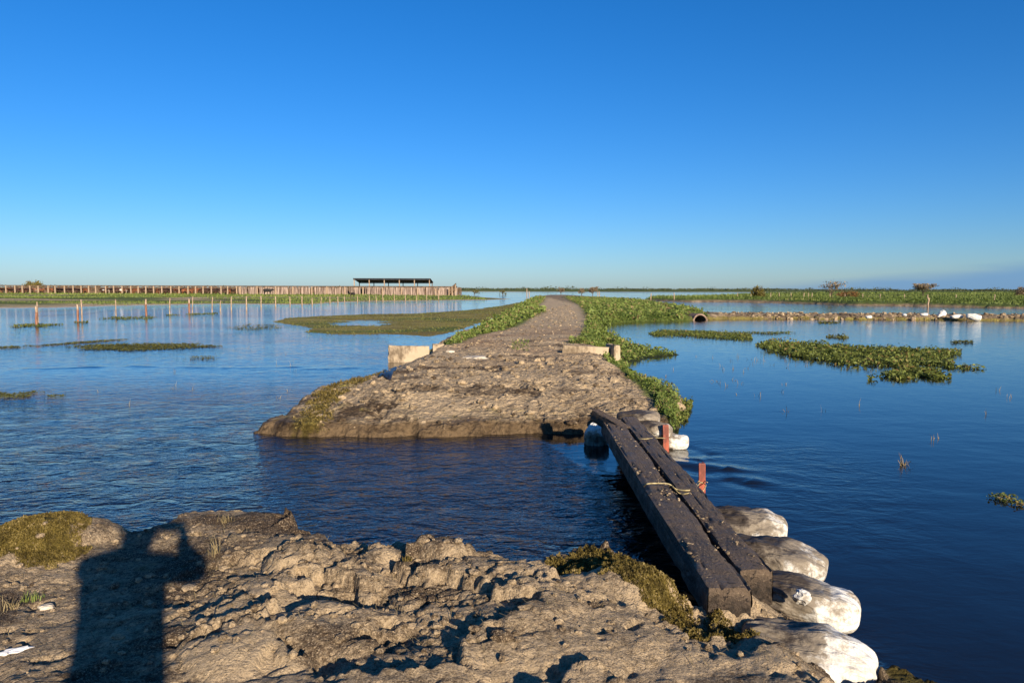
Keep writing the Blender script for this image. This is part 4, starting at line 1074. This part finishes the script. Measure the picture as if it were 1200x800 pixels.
link('wall_panel', bevel_box('wall_panel', (1.08, 0.15, 0.62), seed=3), M_CONC, e, loc=(-0.04, 0.02, 0.10), rot=(R(-8), R(2), R(-4)))
link('end_block', bevel_box('end_block', (0.15, 0.55, 0.66), seed=4), M_CONC, e, loc=(0.60, 0.02, 0.13), rot=(0, 0, R(14)))
# pipe
def pipe():
    n = 40; ro, ri, Ln = 0.54, 0.44, 3.6
    v = []; f = []
    for (r, yy) in ((ro, 0), (ro, Ln), (ri, Ln), (ri, 0)):
        for k in range(n):
            a = 2 * math.pi * k / n; v.append((r * math.cos(a), yy, r * math.sin(a)))
    for s in range(4):
        for k in range(n):
            k2 = (k + 1) % n; a, b = s * n, ((s + 1) % 4) * n
            f.append((a + k, a + k2, b + k2, b + k))
    me = bpy.data.meshes.new('culvert_pipe'); me.from_pydata(v, [], f); me.update()
    for p_ in me.polygons: p_.use_smooth = False
    return me
e = empty('culvert_pipe', (PIPE.x, PIPE.y - 0.15, 0.0), 'round concrete drain pipe opening in the far dyke', 'pipe', rz=R(16))
link('pipe_ring', pipe(), M_PIPE, e, loc=(0, 0, -0.13))
mb = MB(); mb.tube([(0, 1.6, -0.13), (0, 1.72, -0.13)], 0.43, 20)  # dark disc inside the pipe, standing in for the shade of its mouth
link('mouth_shade_disc', mb.mesh('mouth_shade_disc'), M_TRUNK, e)
# dark sheet on the slope
def sheet(name, px, mat, label, cat):
    c = [on_ground(a, b) for a, b in px]; n = 14; V = []
    for i in range(n):
        for j in range(n):
            s, t = i / (n - 1), j / (n - 1)
            p = (c[0] * (1 - s) + c[1] * s) * (1 - t) + (c[3] * (1 - s) + c[2] * s) * t
            V.append((p.x, p.y, ground_z(p.x, p.y) + 0.03 + 0.012 * random.random()))
    idx = np.arange(n * n).reshape(n, n)
    top = np.stack([idx[:-1, :-1], idx[1:, :-1], idx[1:, 1:], idx[:-1, 1:]], -1).reshape(-1, 4)
    o = link(name, mesh_np(name, V, top, True), mat, label=label, cat=cat)
    md = o.modifiers.new('thick', 'SOLIDIFY'); md.thickness = 0.012; return o
sheet('plastic_sheet', [(444, 443), (458, 446), (474, 425), (462, 423)], M_TARP, 'dark plastic sheet lying on the slope under the left concrete wall', 'sheet')

# ------------------------------------------------------------------ fences
def post_mesh(h, r, lean=0.0, seed=0):
    rr = random.Random(seed); mb = MB()
    pts = [(0, 0, -0.4), (lean * 0.3, 0, h * 0.3), (lean * 0.65 + rr.gauss(0, .01), rr.gauss(0, .01), h * 0.7), (lean, 0, h)]
    r *= 0.72
    mb.tube(pts, [r * 1.05, r * rr.uniform(.95, 1.1), r, r * 0.85], 7); return mb.mesh('post', True)
FP = [(44.7, 353.5, 379, .05, 0), (42.8, 358.7, 381.5, .085, 1), (91.5, 356.5, 378, .085, 1), (96.4, 351, 377.8, .05, 0), (136, 350.5, 371.5, .05, 0), (171.5, 350.5, 371.5, .09, 1), (198.7, 349.5, 369, .06, 0), (222, 350, 367.8, .10, 1), (225.2, 347.6, 367, .05, 0),
      (248.5, 348, 366.5, .06, 0), (258, 352, 364.8, .06, 0), (271, 347.5, 364, .07, 0), (289, 347, 363.8, .08, 0), (306, 346.3, 360.3, .08, 0), (323, 347, 359.6, .09, 0), (340, 347.4, 357.2, .09, 0), (354, 346.8, 357.8, .09, 0), (366, 349, 357, .09, 0), (376, 347.4, 355.5, .07, 0),
      (386.6, 347.4, 355, .09, 0), (396, 347, 354.8, .09, 0), (404, 347, 354.4, .08, 0), (410.6, 336, 352.8, .07, 2), (419, 346.6, 354, .08, 0), (433, 346, 353.4, .09, 0), (441, 346, 353.2, .08, 0), (449, 345.6, 353, .09, 0), (462, 345.6, 352.6, .08, 0), (475, 345.6, 352.4, .08, 0), (488, 345, 352.2, .08, 0), (500, 345, 352, .08, 0), (514, 340, 351.5, .12, 0)]
f0 = P(42.8, 381.5)
fence = empty('wire_fence', (f0.x, f0.y, 0), 'old post-and-wire fence standing in the left-hand flood water', 'fence')
tops = []
for i, (px, yt, yb, r, kind) in enumerate(FP):
    p = P(px, yb, 0.0); h = (yb - yt) / FPX * p.y
    me = post_mesh(h, r, random.gauss(0, .04), i)
    m = (M_POST, M_POST_RED, M_TRUNK)[kind]
    if kind == 1: me.materials.append(M_POST_RED); me.materials.append(M_POST)
    o = link('post', me, None if kind == 1 else m, fence, loc=(p.x - f0.x, p.y - f0.y, 0))
    if kind == 1:
        for pl in me.polygons: pl.material_index = 1 if pl.center.z > h * 0.55 else 0
    if kind != 2: tops.append((p - f0, h))
for zf in (0.45, 0.68, 0.9):
    mb = MB(); mb.tube([(t.x, t.y, min(h * 0.95, zf * 1.05) if h < 1.2 else zf) for t, h in tops], 0.006, 4)
    link('wire', mb.mesh('wire'), M_WIRE, fence)
# posts of the fence on the right-hand plain
def fence_line(pts, label, r=0.09, wires=True):
    b0 = on_ground(pts[0][0], pts[0][2]); e = empty('wire_fence', b0, label, 'fence', 'fences on the plain'); tp = []
    for i, (px, yt, yb) in enumerate(pts):
        p = on_ground(px, yb); h = (yb - yt) / FPX * p.y
        link('post', post_mesh(h, r, random.gauss(0, .05), i + 60), M_POST, e, loc=p - b0); tp.append((p - b0, h))
    if wires:
        for fr in (.5, .9):
            mb = MB(); mb.tube([(t.x, t.y, t.z + h * fr) for t, h in tp], 0.008, 4); link('wire', mb.mesh('wire'), M_WIRE, e)
fence_line([(864, 342.8, 348), (880, 343, 348.5), (903, 343, 349.5), (913, 343, 350), (927, 343, 350.3), (941.5, 343, 351.5), (947, 343.3, 351), (951, 343, 351), (972.5, 343.5, 351.5), (990, 344.5, 351.5), (1011, 344, 351.5), (1031, 344.5, 351.5), (1060, 344.5, 352), (1120, 345, 352.5), (1165, 345, 353)], 'thin post-and-wire fence across the green plain on the right')
fence_line([(700.3, 341.3, 348), (702.6, 341, 348.3), (762.5, 343.5, 351), (790, 343, 350.5)], 'few fence posts beyond the right side of the track', 0.10)
fence_line([(617.5, 338, 347.6), (620.2, 341.3, 347)], 'dark pair of gate posts at the far end of the track', 0.16, False)
# snag post
p = P(1087.5, 360, 0.0); h = 15 / FPX * p.y
mb = MB(); mb.tube([(0, 0, -.4), (-.02, 0, h * .3), (.05, 0, h * .55), (-.10, 0, h * .8), (-.08, 0, h)], [.10, .09, .10, .08, .05], 7); mb.tube([(.05, 0, h * .55), (.16, 0, h * .75)], [.06, .03], 5)
link('snag_post', mb.mesh('snag_post', True), M_POST, label='crooked pale post standing in the water behind the dyke', cat='post', loc=p)

# ------------------------------------------------------------------ corral, cattle, shed
CD = 190.0
def at(px, py, depth): return PY(px, py, depth)
def gz(x, y): return ground_z(x, y)
c0 = at(-40, 343, CD); c0.z = gz(c0.x, c0.y)
cor = empty('corral', c0, 'long brown board corral on the left horizon', 'corral')
rr = random.Random(4)
pm = []
for k in range(4):
    mb = MB(); mb.box((0, 0, 0.9), (0.30, 0.24, 2.3), 0, 0.85, (rr.gauss(0, .05), 0)); pm.append(mb.mesh('corral_post'))
for px in np.concatenate([np.arange(-40, 280, 9.6), np.arange(280, 536, 21)]):
    p = at(px + rr.gauss(0, 1.2), 343, CD - 0.3); z = gz(p.x, p.y)
    me = rr.choice(pm); link('corral_post', me, M_POST, cor, loc=(p.x - c0.x, p.y - c0.y, z - c0.z))
x0 = at(-40, 343, CD).x; x1 = at(280, 343, CD).x; x2 = at(536, 343, CD).x
mb = MB(); mb.box(((x0 + x2) / 2 - c0.x, 0, 2.08), (x2 - x0, 0.16, 0.30)); link('top_rail', mb.mesh('top_rail'), M_RAIL, cor)
for zz in (0.75, 1.6):
    mb = MB(); mb.box(((x0 + x1) / 2 - c0.x, 0.08, zz), (x1 - x0, 0.05, 0.11)); link('rail', mb.mesh('rail'), M_RAIL, cor)
mb = MB(); x = x1
while x < x2:
    w = rr.uniform(.16, .34); 
    if rr.random() > 0.10:
        h = rr.uniform(1.75, 2.25); mb.box((x - c0.x, rr.uniform(-.05, .12), h / 2 - 0.1), (w, 0.06, h + .2), 0, 1, (rr.gauss(0, .04), 0))
    x += w + rr.uniform(.01, .10)
o = link('board_palisade', mb.mesh('board_palisade'), M_BOARD, cor); o['kind'] = 'stuff'
# back wall of the corral, seen through the gaps
mb = MB(); x = x0
while x < x2:
    w = rr.uniform(.25, .4); h = rr.uniform(1.7, 2.1); mb.box((x - c0.x, 16, h / 2 - 0.1), (w, 0.06, h + .2)); x += w + .02
o = link('back_palisade', mb.mesh('back_palisade'), M_RAIL, cor); o['kind'] = 'stuff'

def skinned(name, nodes, edges, radii, sub=1, root=0):
    me = bpy.data.meshes.new(name + '_skel'); me.from_pydata(nodes, edges, []); me.update()
    o = bpy.data.objects.new(name + '_skel', me); C.objects.link(o)
    o.modifiers.new('skin', 'SKIN')
    if not me.skin_vertices: 
        me.skin_vertices.new() if hasattr(me.skin_vertices, 'new') else None
    for i, sv in enumerate(me.skin_vertices[0].data):
        r = radii[i]; sv.radius = (r, r) if not isinstance(r, tuple) else r
        sv.use_root = (i == root)
    ss = o.modifiers.new('sub', 'SUBSURF'); ss.levels = sub; ss.render_levels = sub
    dg = bpy.context.evaluated_depsgraph_get(); out = bpy.data.meshes.new_from_object(o.evaluated_get(dg))
    bpy.data.objects.remove(o); out.name = name
    for p_ in out.polygons: p_.use_smooth = True
    return out
def cow_mesh():
    N = [(0, 0, 1.05), (0.55, 0, 1.02), (-0.55, 0, 1.05), (-0.78, 0, 1.12), (0.85, 0, 1.15), (1.12, 0, 1.28), (1.42, 0, 1.05)]
    Rd = [.40, .38, .36, .22, .24, .17, .09]
    E = [(0, 1), (0, 2), (2, 3), (1, 4), (4, 5), (5, 6)]
    def add(p, r, frm): N.append(p); Rd.append(r); E.append((frm, len(N) - 1)); return len(N) - 1
    for sy in (-1, 1):
        a = add((.55, .18 * sy, .70), .14, 1); b = add((.56, .18 * sy, .38), .075, a); add((.55, .18 * sy, .02), .065, b)
        a = add((-.60, .18 * sy, .72), .16, 2); b = add((-.68, .18 * sy, .40), .08, a); add((-.62, .18 * sy, .02), .065, b)
        add((1.06, .24 * sy, 1.36), .04, 5)
    a = add((-.95, 0, 1.05), .05, 3); add((-.97, 0, .55), .035, a)
    return skinned('cow', N, E, Rd, 1)
cow = cow_mesh()
M_COW_BLACK = plain('black_hide', (0.008, 0.007, 0.006), (0.022, 0.018, 0.015), 2, 0.7, 0.3)
M_COW_RED = plain('red_hide', (0.12, 0.040, 0.015), (0.26, 0.09, 0.035), 1.5, 0.75, 0.3)
M_COW_DARK = plain('dark_brown_hide', (0.025, 0.012, 0.008), (0.07, 0.03, 0.018), 1.5, 0.75, 0.3)
M_COW_WHITE = plain('pale_patched_hide', (0.13, 0.05, 0.02), (0.62, 0.55, 0.46), 1.2, 0.75, 0.3, lo=.48, hi=.56)
kinds = [(cow, M_COW_DARK, 'dark brown cow in the herd penned behind the corral posts', 'dark brown cattle in the corral'), (cow.copy(), M_COW_RED, 'rust red cow in the herd penned behind the corral posts', 'rust red cattle in the corral'), (cow.copy(), M_COW_WHITE, 'white-patched cow in the herd penned behind the corral posts', 'patched cattle in the corral'), (cow.copy(), M_COW_BLACK, None, None)]
for me, m, _, _ in kinds: me.materials.append(m)
for i in range(110):
    px = rr.uniform(-8, 305); dep = CD + rr.uniform(1.0, 9); p = at(px, 343, dep)
    k = rr.choices((0, 1, 2), (.58, .3, .12))[0]; me, m, lb, g = kinds[k]
    s = rr.uniform(.92, 1.12)
    o = link('cow', me, None, label=lb, cat='cow', group=g, loc=(p.x, p.y, gz(p.x, p.y) - .02), rot=(0, 0, rr.choice((0, math.pi)) + rr.gauss(0, .7))); o.scale = (s, s, s)
bc = kinds[3][0]
p = on_ground(313.5, 346); p = at(313.5, 345.3, 178); o = link('cow', bc, None, label='black cow standing outside the corral in front of the boards', cat='cow', loc=(p.x, p.y, gz(p.x, p.y) - .02), rot=(0, 0, R(8))); o.scale = (1.1,) * 3
p = at(413, 345, 170); o = link('cow', bc, None, label='small black calf in front of the corral below the shed', cat='cow', loc=(p.x, p.y, gz(p.x, p.y) - .25), rot=(0, 0, R(170))); o.scale = (.72,) * 3

# shed
sx0 = at(413.5, 330, CD + 3).x; sx1 = at(504.5, 330, CD + 3).x
s0 = Vector(((sx0 + sx1) / 2, CD + 3, 0)); s0.z = gz(s0.x, s0.y)
sh = empty('open_shed', s0, 'open-sided shed with a flat dark roof behind the corral', 'shed')
zn = at(460, 326.6, CD + 3).z - s0.z; zf = at(460, 331.0, CD + 10).z - s0.z
hw = (sx1 - sx0) / 2
mb = MB()
v = [(-hw, 0, zn), (hw, 0, zn), (hw, 7, zf), (-hw, 7, zf)]
mb.v += v + [(a, b, c + .12) for a, b, c in v]; mb.f += [(0, 3, 2, 1), (4, 5, 6, 7)] + [(i, (i + 1) % 4, 4 + (i + 1) % 4, 4 + i) for i in range(4)]
link('roof', mb.mesh('roof'), M_ROOF, sh)
for i in range(6):
    x = -hw + .3 + i * (2 * hw - .6) / 5
    mb = MB(); mb.box((x, .25, (zn - .06) / 2), (.22, .22, zn - .06)); link('post', mb.mesh('post'), M_POST, sh)
    mb = MB(); mb.box((x, 6.75, (zf + .02) / 2), (.2, .2, zf + .02)); link('post', mb.mesh('post'), M_RAIL, sh)
mb = MB(); mb.box((0, .12, zn - .20), (2 * hw - .2, .12, .22)); link('eave_beam', mb.mesh('eave_beam'), M_ROOF, sh)
mb = MB(); mb.box((0, 6.9, zf - .12), (2 * hw - .2, .12, .22)); link('eave_beam', mb.mesh('eave_beam'), M_ROOF, sh)
# loading ramp
r0 = at(525.5, 343, CD - 1); r0.z = gz(r0.x, r0.y)
ra = empty('loading_ramp', r0, 'raised wooden cattle loading ramp at the right end of the corral', 'ramp')
hh = at(534, 331.6, CD - 1).z - r0.z; ln = at(534.2, 340, CD - 1).x - r0.x
mb = MB()
v = [(0, 0, hh * .52), (ln, 0, hh), (ln, 0, hh * .45), (0, 0, hh * .1)]
mb.v += v + [(a, 1.4, c) for a, b, c in v]; mb.f += [(0, 1, 2, 3), (7, 6, 5, 4)] + [(i, i + 4, 4 + (i + 1) % 4, (i + 1) % 4) for i in range(4)]
link('ramp_side', mb.mesh('ramp_side'), M_RAIL, ra)
for x in (.15, ln * .5, ln - .1):
    mb = MB(); mb.box((x, -.1, hh * (.3 + .15 * x / ln)), (.22, .18, hh * (.6 + .3 * x / ln))); link('post', mb.mesh('post'), M_POST, ra)

# ------------------------------------------------------------------ trees
def tree(px, yb, yt, wpx, label, name='tree', mat=M_TREE_DUN, bare=0.0, umbrella=False, n=900, low=False, seed=0, group='trees on the plain', xoff=0):
    rr = random.Random(seed); rg = np.random.default_rng(seed)
    p = on_ground(px, yb) if yb > 345 else at(px, yb, 240)
    p.z = max(0.0, ground_z(p.x, p.y))
    H = (yb - yt) / FPX * p.y; W = wpx / FPX * p.y / 2
    e = empty(name, p, label, 'bush' if low else 'tree', group)
    mb = MB(); tips = []
    nb = 7 if not low else 9
    th = 0.32 * H if not low else 0.06 * H
    tr = max(0.04, H * 0.028)
    mb.tube([(0, 0, -.3), (rr.gauss(0, .03) * H, 0, th * .5), (rr.gauss(0, .03) * H, 0, th)], [tr * 1.2, tr, tr * .85], 7)
    for i in range(nb):
        a = 2 * math.pi * i / nb + rr.gauss(0, .3); reach = W * rr.uniform(.5, .95); zt_ = H * (rr.uniform(.72, .95) if not umbrella else rr.uniform(.78, .92))
        m1 = (math.cos(a) * reach * .45, math.sin(a) * reach * .45, th + (zt_ - th) * .55); t1 = (math.cos(a) * reach, math.sin(a) * reach, zt_)
        mb.tube([(0, 0, th * .9), m1, t1], [tr * .6, tr * .35, tr * .12], 5, False); tips.append((m1, t1))
        for _ in range(4 if not bare else 9):
            b_ = Vector(m1).lerp(Vector(t1), rr.uniform(.1, .9)); d = Vector((rr.gauss(0, .5), rr.gauss(0, .5), abs(rr.gauss(.4, .4)))) * W * .5
            mb.tube([b_, b_ + d * .5, b_ + d], [tr * .22, tr * .14, tr * .05], 4, False)
    link('trunk', mb.mesh('trunk', True), M_TRUNK, e)
    # leaf clumps round the limb ends
    pts = []
    for k in range(max(10, n // 28)):
        m1, t1 = rr.choice(tips); c = Vector(m1).lerp(Vector(t1), rr.uniform(.3, 1.1)); c += Vector((rr.gauss(0, .2) * W, rr.gauss(0, .2) * W, rr.gauss(0, .07) * H))
        if umbrella: c.z = max(c.z, H * .55)
        if low: c.z = rr.uniform(.15, .9) * H * (1 - .5 * (Vector((c.x, c.y, 0)).length / W) ** 2)
        for _ in range(28): pts.append((c.x + rr.gauss(0, .13) * W, c.y + rr.gauss(0, .13) * W, min(max(c.z + rr.gauss(0, .07) * H, .05), H)))
    pts = np.array(pts)
    if bare: pts = pts[rg.uniform(0, 1, len(pts)) > bare]
    tint = np.clip(.3 + .5 * (pts[:, 2] / H) + rg.normal(0, .2, len(pts)) - .15, 0, 1)
    link('crown', leaf_mesh('crown', pts, H * 0.075 + .06, 0.2, rng=rg, aspect=.7, tint=tint), mat, e)
tree(888, 349.0, 333.5, 15, 'olive bushy tree on the shore left of the fence posts', mat=M_TREE_OLIVE, n=1800, low=True, seed=1)
tree(974, 351.3, 330.5, 26, 'bare grey branching tree in the middle of the right-hand plain', mat=M_TREE_DUN, bare=.72, n=900, seed=2)
tree(994, 350.5, 338, 24, 'rust orange bush right of the bare grey tree', 'bush', M_TREE_ORANGE, n=1000, low=True, seed=3)
tree(1081.5, 348.2, 332.8, 25, 'flat-topped dun tree right of the middle of the plain', mat=M_TREE_DUN, umbrella=True, n=1500, seed=4)
tree(1201, 347.5, 334.5, 20, 'dark tree cut off by the right edge of the picture', mat=M_TREE_DUN, n=1800, low=True, seed=5)
tree(681.6, 348.5, 338, 6, 'dark slim shrub on the right side of the track end', mat=M_TREE_DUN, n=500, seed=6)
tree(694.5, 347.8, 336.3, 11, 'brown round-headed little tree beyond the track end', mat=M_TREE_DUN, n=700, seed=7)
tree(657, 347.0, 336.6, 8, 'thin grey tree right behind the track end', mat=M_TREE_DUN, bare=.4, n=500, seed=8)
tree(38.5, 343.5, 328, 21, 'olive bush rising behind the left part of the corral', 'bush', M_TREE_OLIVE, n=3000, low=True, seed=9)
tree(589, 343.3, 335.8, 8, 'small olive tree on the horizon left of the track', mat=M_TREE_OLIVE, n=400, low=True, seed=10)
tree(556, 343.3, 336.2, 11, 'low olive tree on the horizon right of the loading ramp', mat=M_TREE_OLIVE, n=400, low=True, seed=11)
# far woodland on the horizon
rg = np.random.default_rng(3); pts = []; siz = []
for k in range(900):
    x = rg.uniform(-1150, 1350); y = rg.uniform(1050, 1500)
    hgt = (2.4 + 3.0 * max(0, float(fbm(np.array([x]), np.array([0.0]), 0.012, 2, 5)[0]) + .15) + (3.5 if rg.uniform() > .93 else 0)) * y / 1200
    w = rg.uniform(3, 9)
    m = 26
    c = np.stack([x + rg.normal(0, w, m), y + rg.normal(0, 4, m), .4 + rg.uniform(0, 1, m) ** .8 * hgt * (1 - .25 * rg.uniform(0, 1, m))], -1); pts.append(c)
pts = np.concatenate(pts)
link('far_woodland', leaf_mesh('far_woodland', pts, 2.2, 0.2, rng=rg, aspect=.7), M_TREE_FAR, label='low dark line of far woods along the horizon', kind='stuff')


# ------------------------------------------------------------------ the photographer, standing behind the camera
M_JACKET = plain('dark_jacket', (0.02, 0.025, 0.035), (0.05, 0.055, 0.07), 12, 0.9, 0.2, 0.004)
M_TROUSER = plain('grey_trousers', (0.06, 0.055, 0.05), (0.11, 0.10, 0.09), 12, 0.9, 0.2, 0.004)
M_BOOT = plain('rubber_boot', (0.012, 0.012, 0.012), (0.03, 0.03, 0.03), 9, 0.5, 0.4)
M_SKIN = plain('skin', (0.36, 0.20, 0.135), (0.44, 0.26, 0.18), 10, 0.55, 0.35)
M_HAIR = plain('dark_hair', (0.015, 0.010, 0.007), (0.04, 0.028, 0.02), 40, 0.6, 0.3)
M_GLASSY = plain('phone_case', (0.01, 0.01, 0.012), (0.02, 0.02, 0.022), 9, 0.25, 0.5)
def person():
    bx, by = 0.02, -0.60; g = ground_z(bx, by)
    N = []; Rd = []; E = []
    def nd(p, r, frm=None):
        N.append(p); Rd.append(r)
        if frm is not None: E.append((frm, len(N) - 1))
        return len(N) - 1
    pel = nd((.03, 0, .97), (.20, .15)); sp = nd((.02, 0, 1.17), (.20, .15), pel); ch = nd((0, 0, 1.36), (.21, .14), sp)
    nk = nd((0, .015, 1.52), .065, ch); hd = nd((0, .045, 1.60), (.085, .095), nk); h2 = nd((0, .045, 1.69), (.085, .10), hd); nd((0, .035, 1.745), (.06, .07), h2)
    nd((0, .155, 1.625), .018, hd)
    PH = Vector((-bx, -by - 0.035, CAM_Z - g))
    for sx in (-1, 1):
        s_ = nd((.20 * sx, -.01, 1.44), .085, ch); e_ = nd((.32 * sx - .01, .20, 1.36), .080, s_)
        w_ = nd((PH.x + .115 * sx, PH.y - .10, PH.z - .10), .048, e_); p_ = nd((PH.x + .10 * sx, PH.y - .045, PH.z - .045), .036, w_)
        for k in range(4):
            zz = PH.z - .045 + .024 * k
            a = nd((PH.x + .098 * sx, PH.y - .012, zz), .010, p_); b = nd((PH.x + .084 * sx, PH.y + .012, zz + .004), .0085, a)
        a = nd((PH.x + .085 * sx, PH.y - .05, PH.z - .03), .011, p_); nd((PH.x + .055 * sx, PH.y - .035, PH.z - .005), .0095, a)
        h_ = nd((.11 * sx, 0, .88), (.115, .12), pel); k_ = nd((.115 * sx, .03, .50), .078, h_); a_ = nd((.115 * sx, -.01, .12), .058, k_); nd((.13 * sx, .17, .05), .05, a_)
    me = skinned('body', N, E, Rd, 2, pel)
    for m in (M_JACKET, M_TROUSER, M_BOOT, M_SKIN): me.materials.append(m)
    for p_ in me.polygons:
        c = p_.center
        i = 0
        if c.z < .93: i = 1
        if c.z < .34: i = 2
        if c.z > 1.53 and abs(c.x) < .12 and c.y < .30: i = 3
        if c.y > PH.y - .105 and c.z > 1.3: i = 3
        p_.material_index = i
    root = empty('person', (bx, by, g), 'person in a dark jacket taking the picture, seen only by the shadow on the bank', 'person')
    body = link('body', me, None, root)
    V, F = ico(4); V = V * (1 + .05 * perlin(V[:, 0] * 6, V[:, 1] * 6 + V[:, 2] * 5, 3))[:, None] * np.array([.098, .112, .105]) + np.array([0, .03, 1.70])
    keep = ~((V[:, 1] > .09) & (V[:, 2] < 1.72)) & (V[:, 2] > 1.60)
    Fk = F[keep[F].all(1)]
    link('hair', mesh_np('hair', V, Fk, True), M_HAIR, root)
    for sx in (-1, 1):
        V, F = ico(2); link('eye', mesh_np('eye', V * .012 + np.array([.034 * sx, .128, 1.655]), F, True), M_WHITE, root)
        V, F = ico(2); link('ear', mesh_np('ear', V * np.array([.012, .022, .034]) + np.array([.088 * sx, .035, 1.64]), F, True), M_SKIN, root)
    mb = MB(); mb.box((0, .133, 1.575), (.045, .012, .010)); link('mouth', mb.mesh('mouth'), M_STAKE, root)
    ph = empty('phone', (0, -0.035, CAM_Z), 'dark phone held up in both hands of the person', 'phone')
    mb = MB(); mb.box((0, -.004, 0), (.155, .009, .074)); link('phone_case', mb.mesh('phone_case'), M_GLASSY, ph)
person()
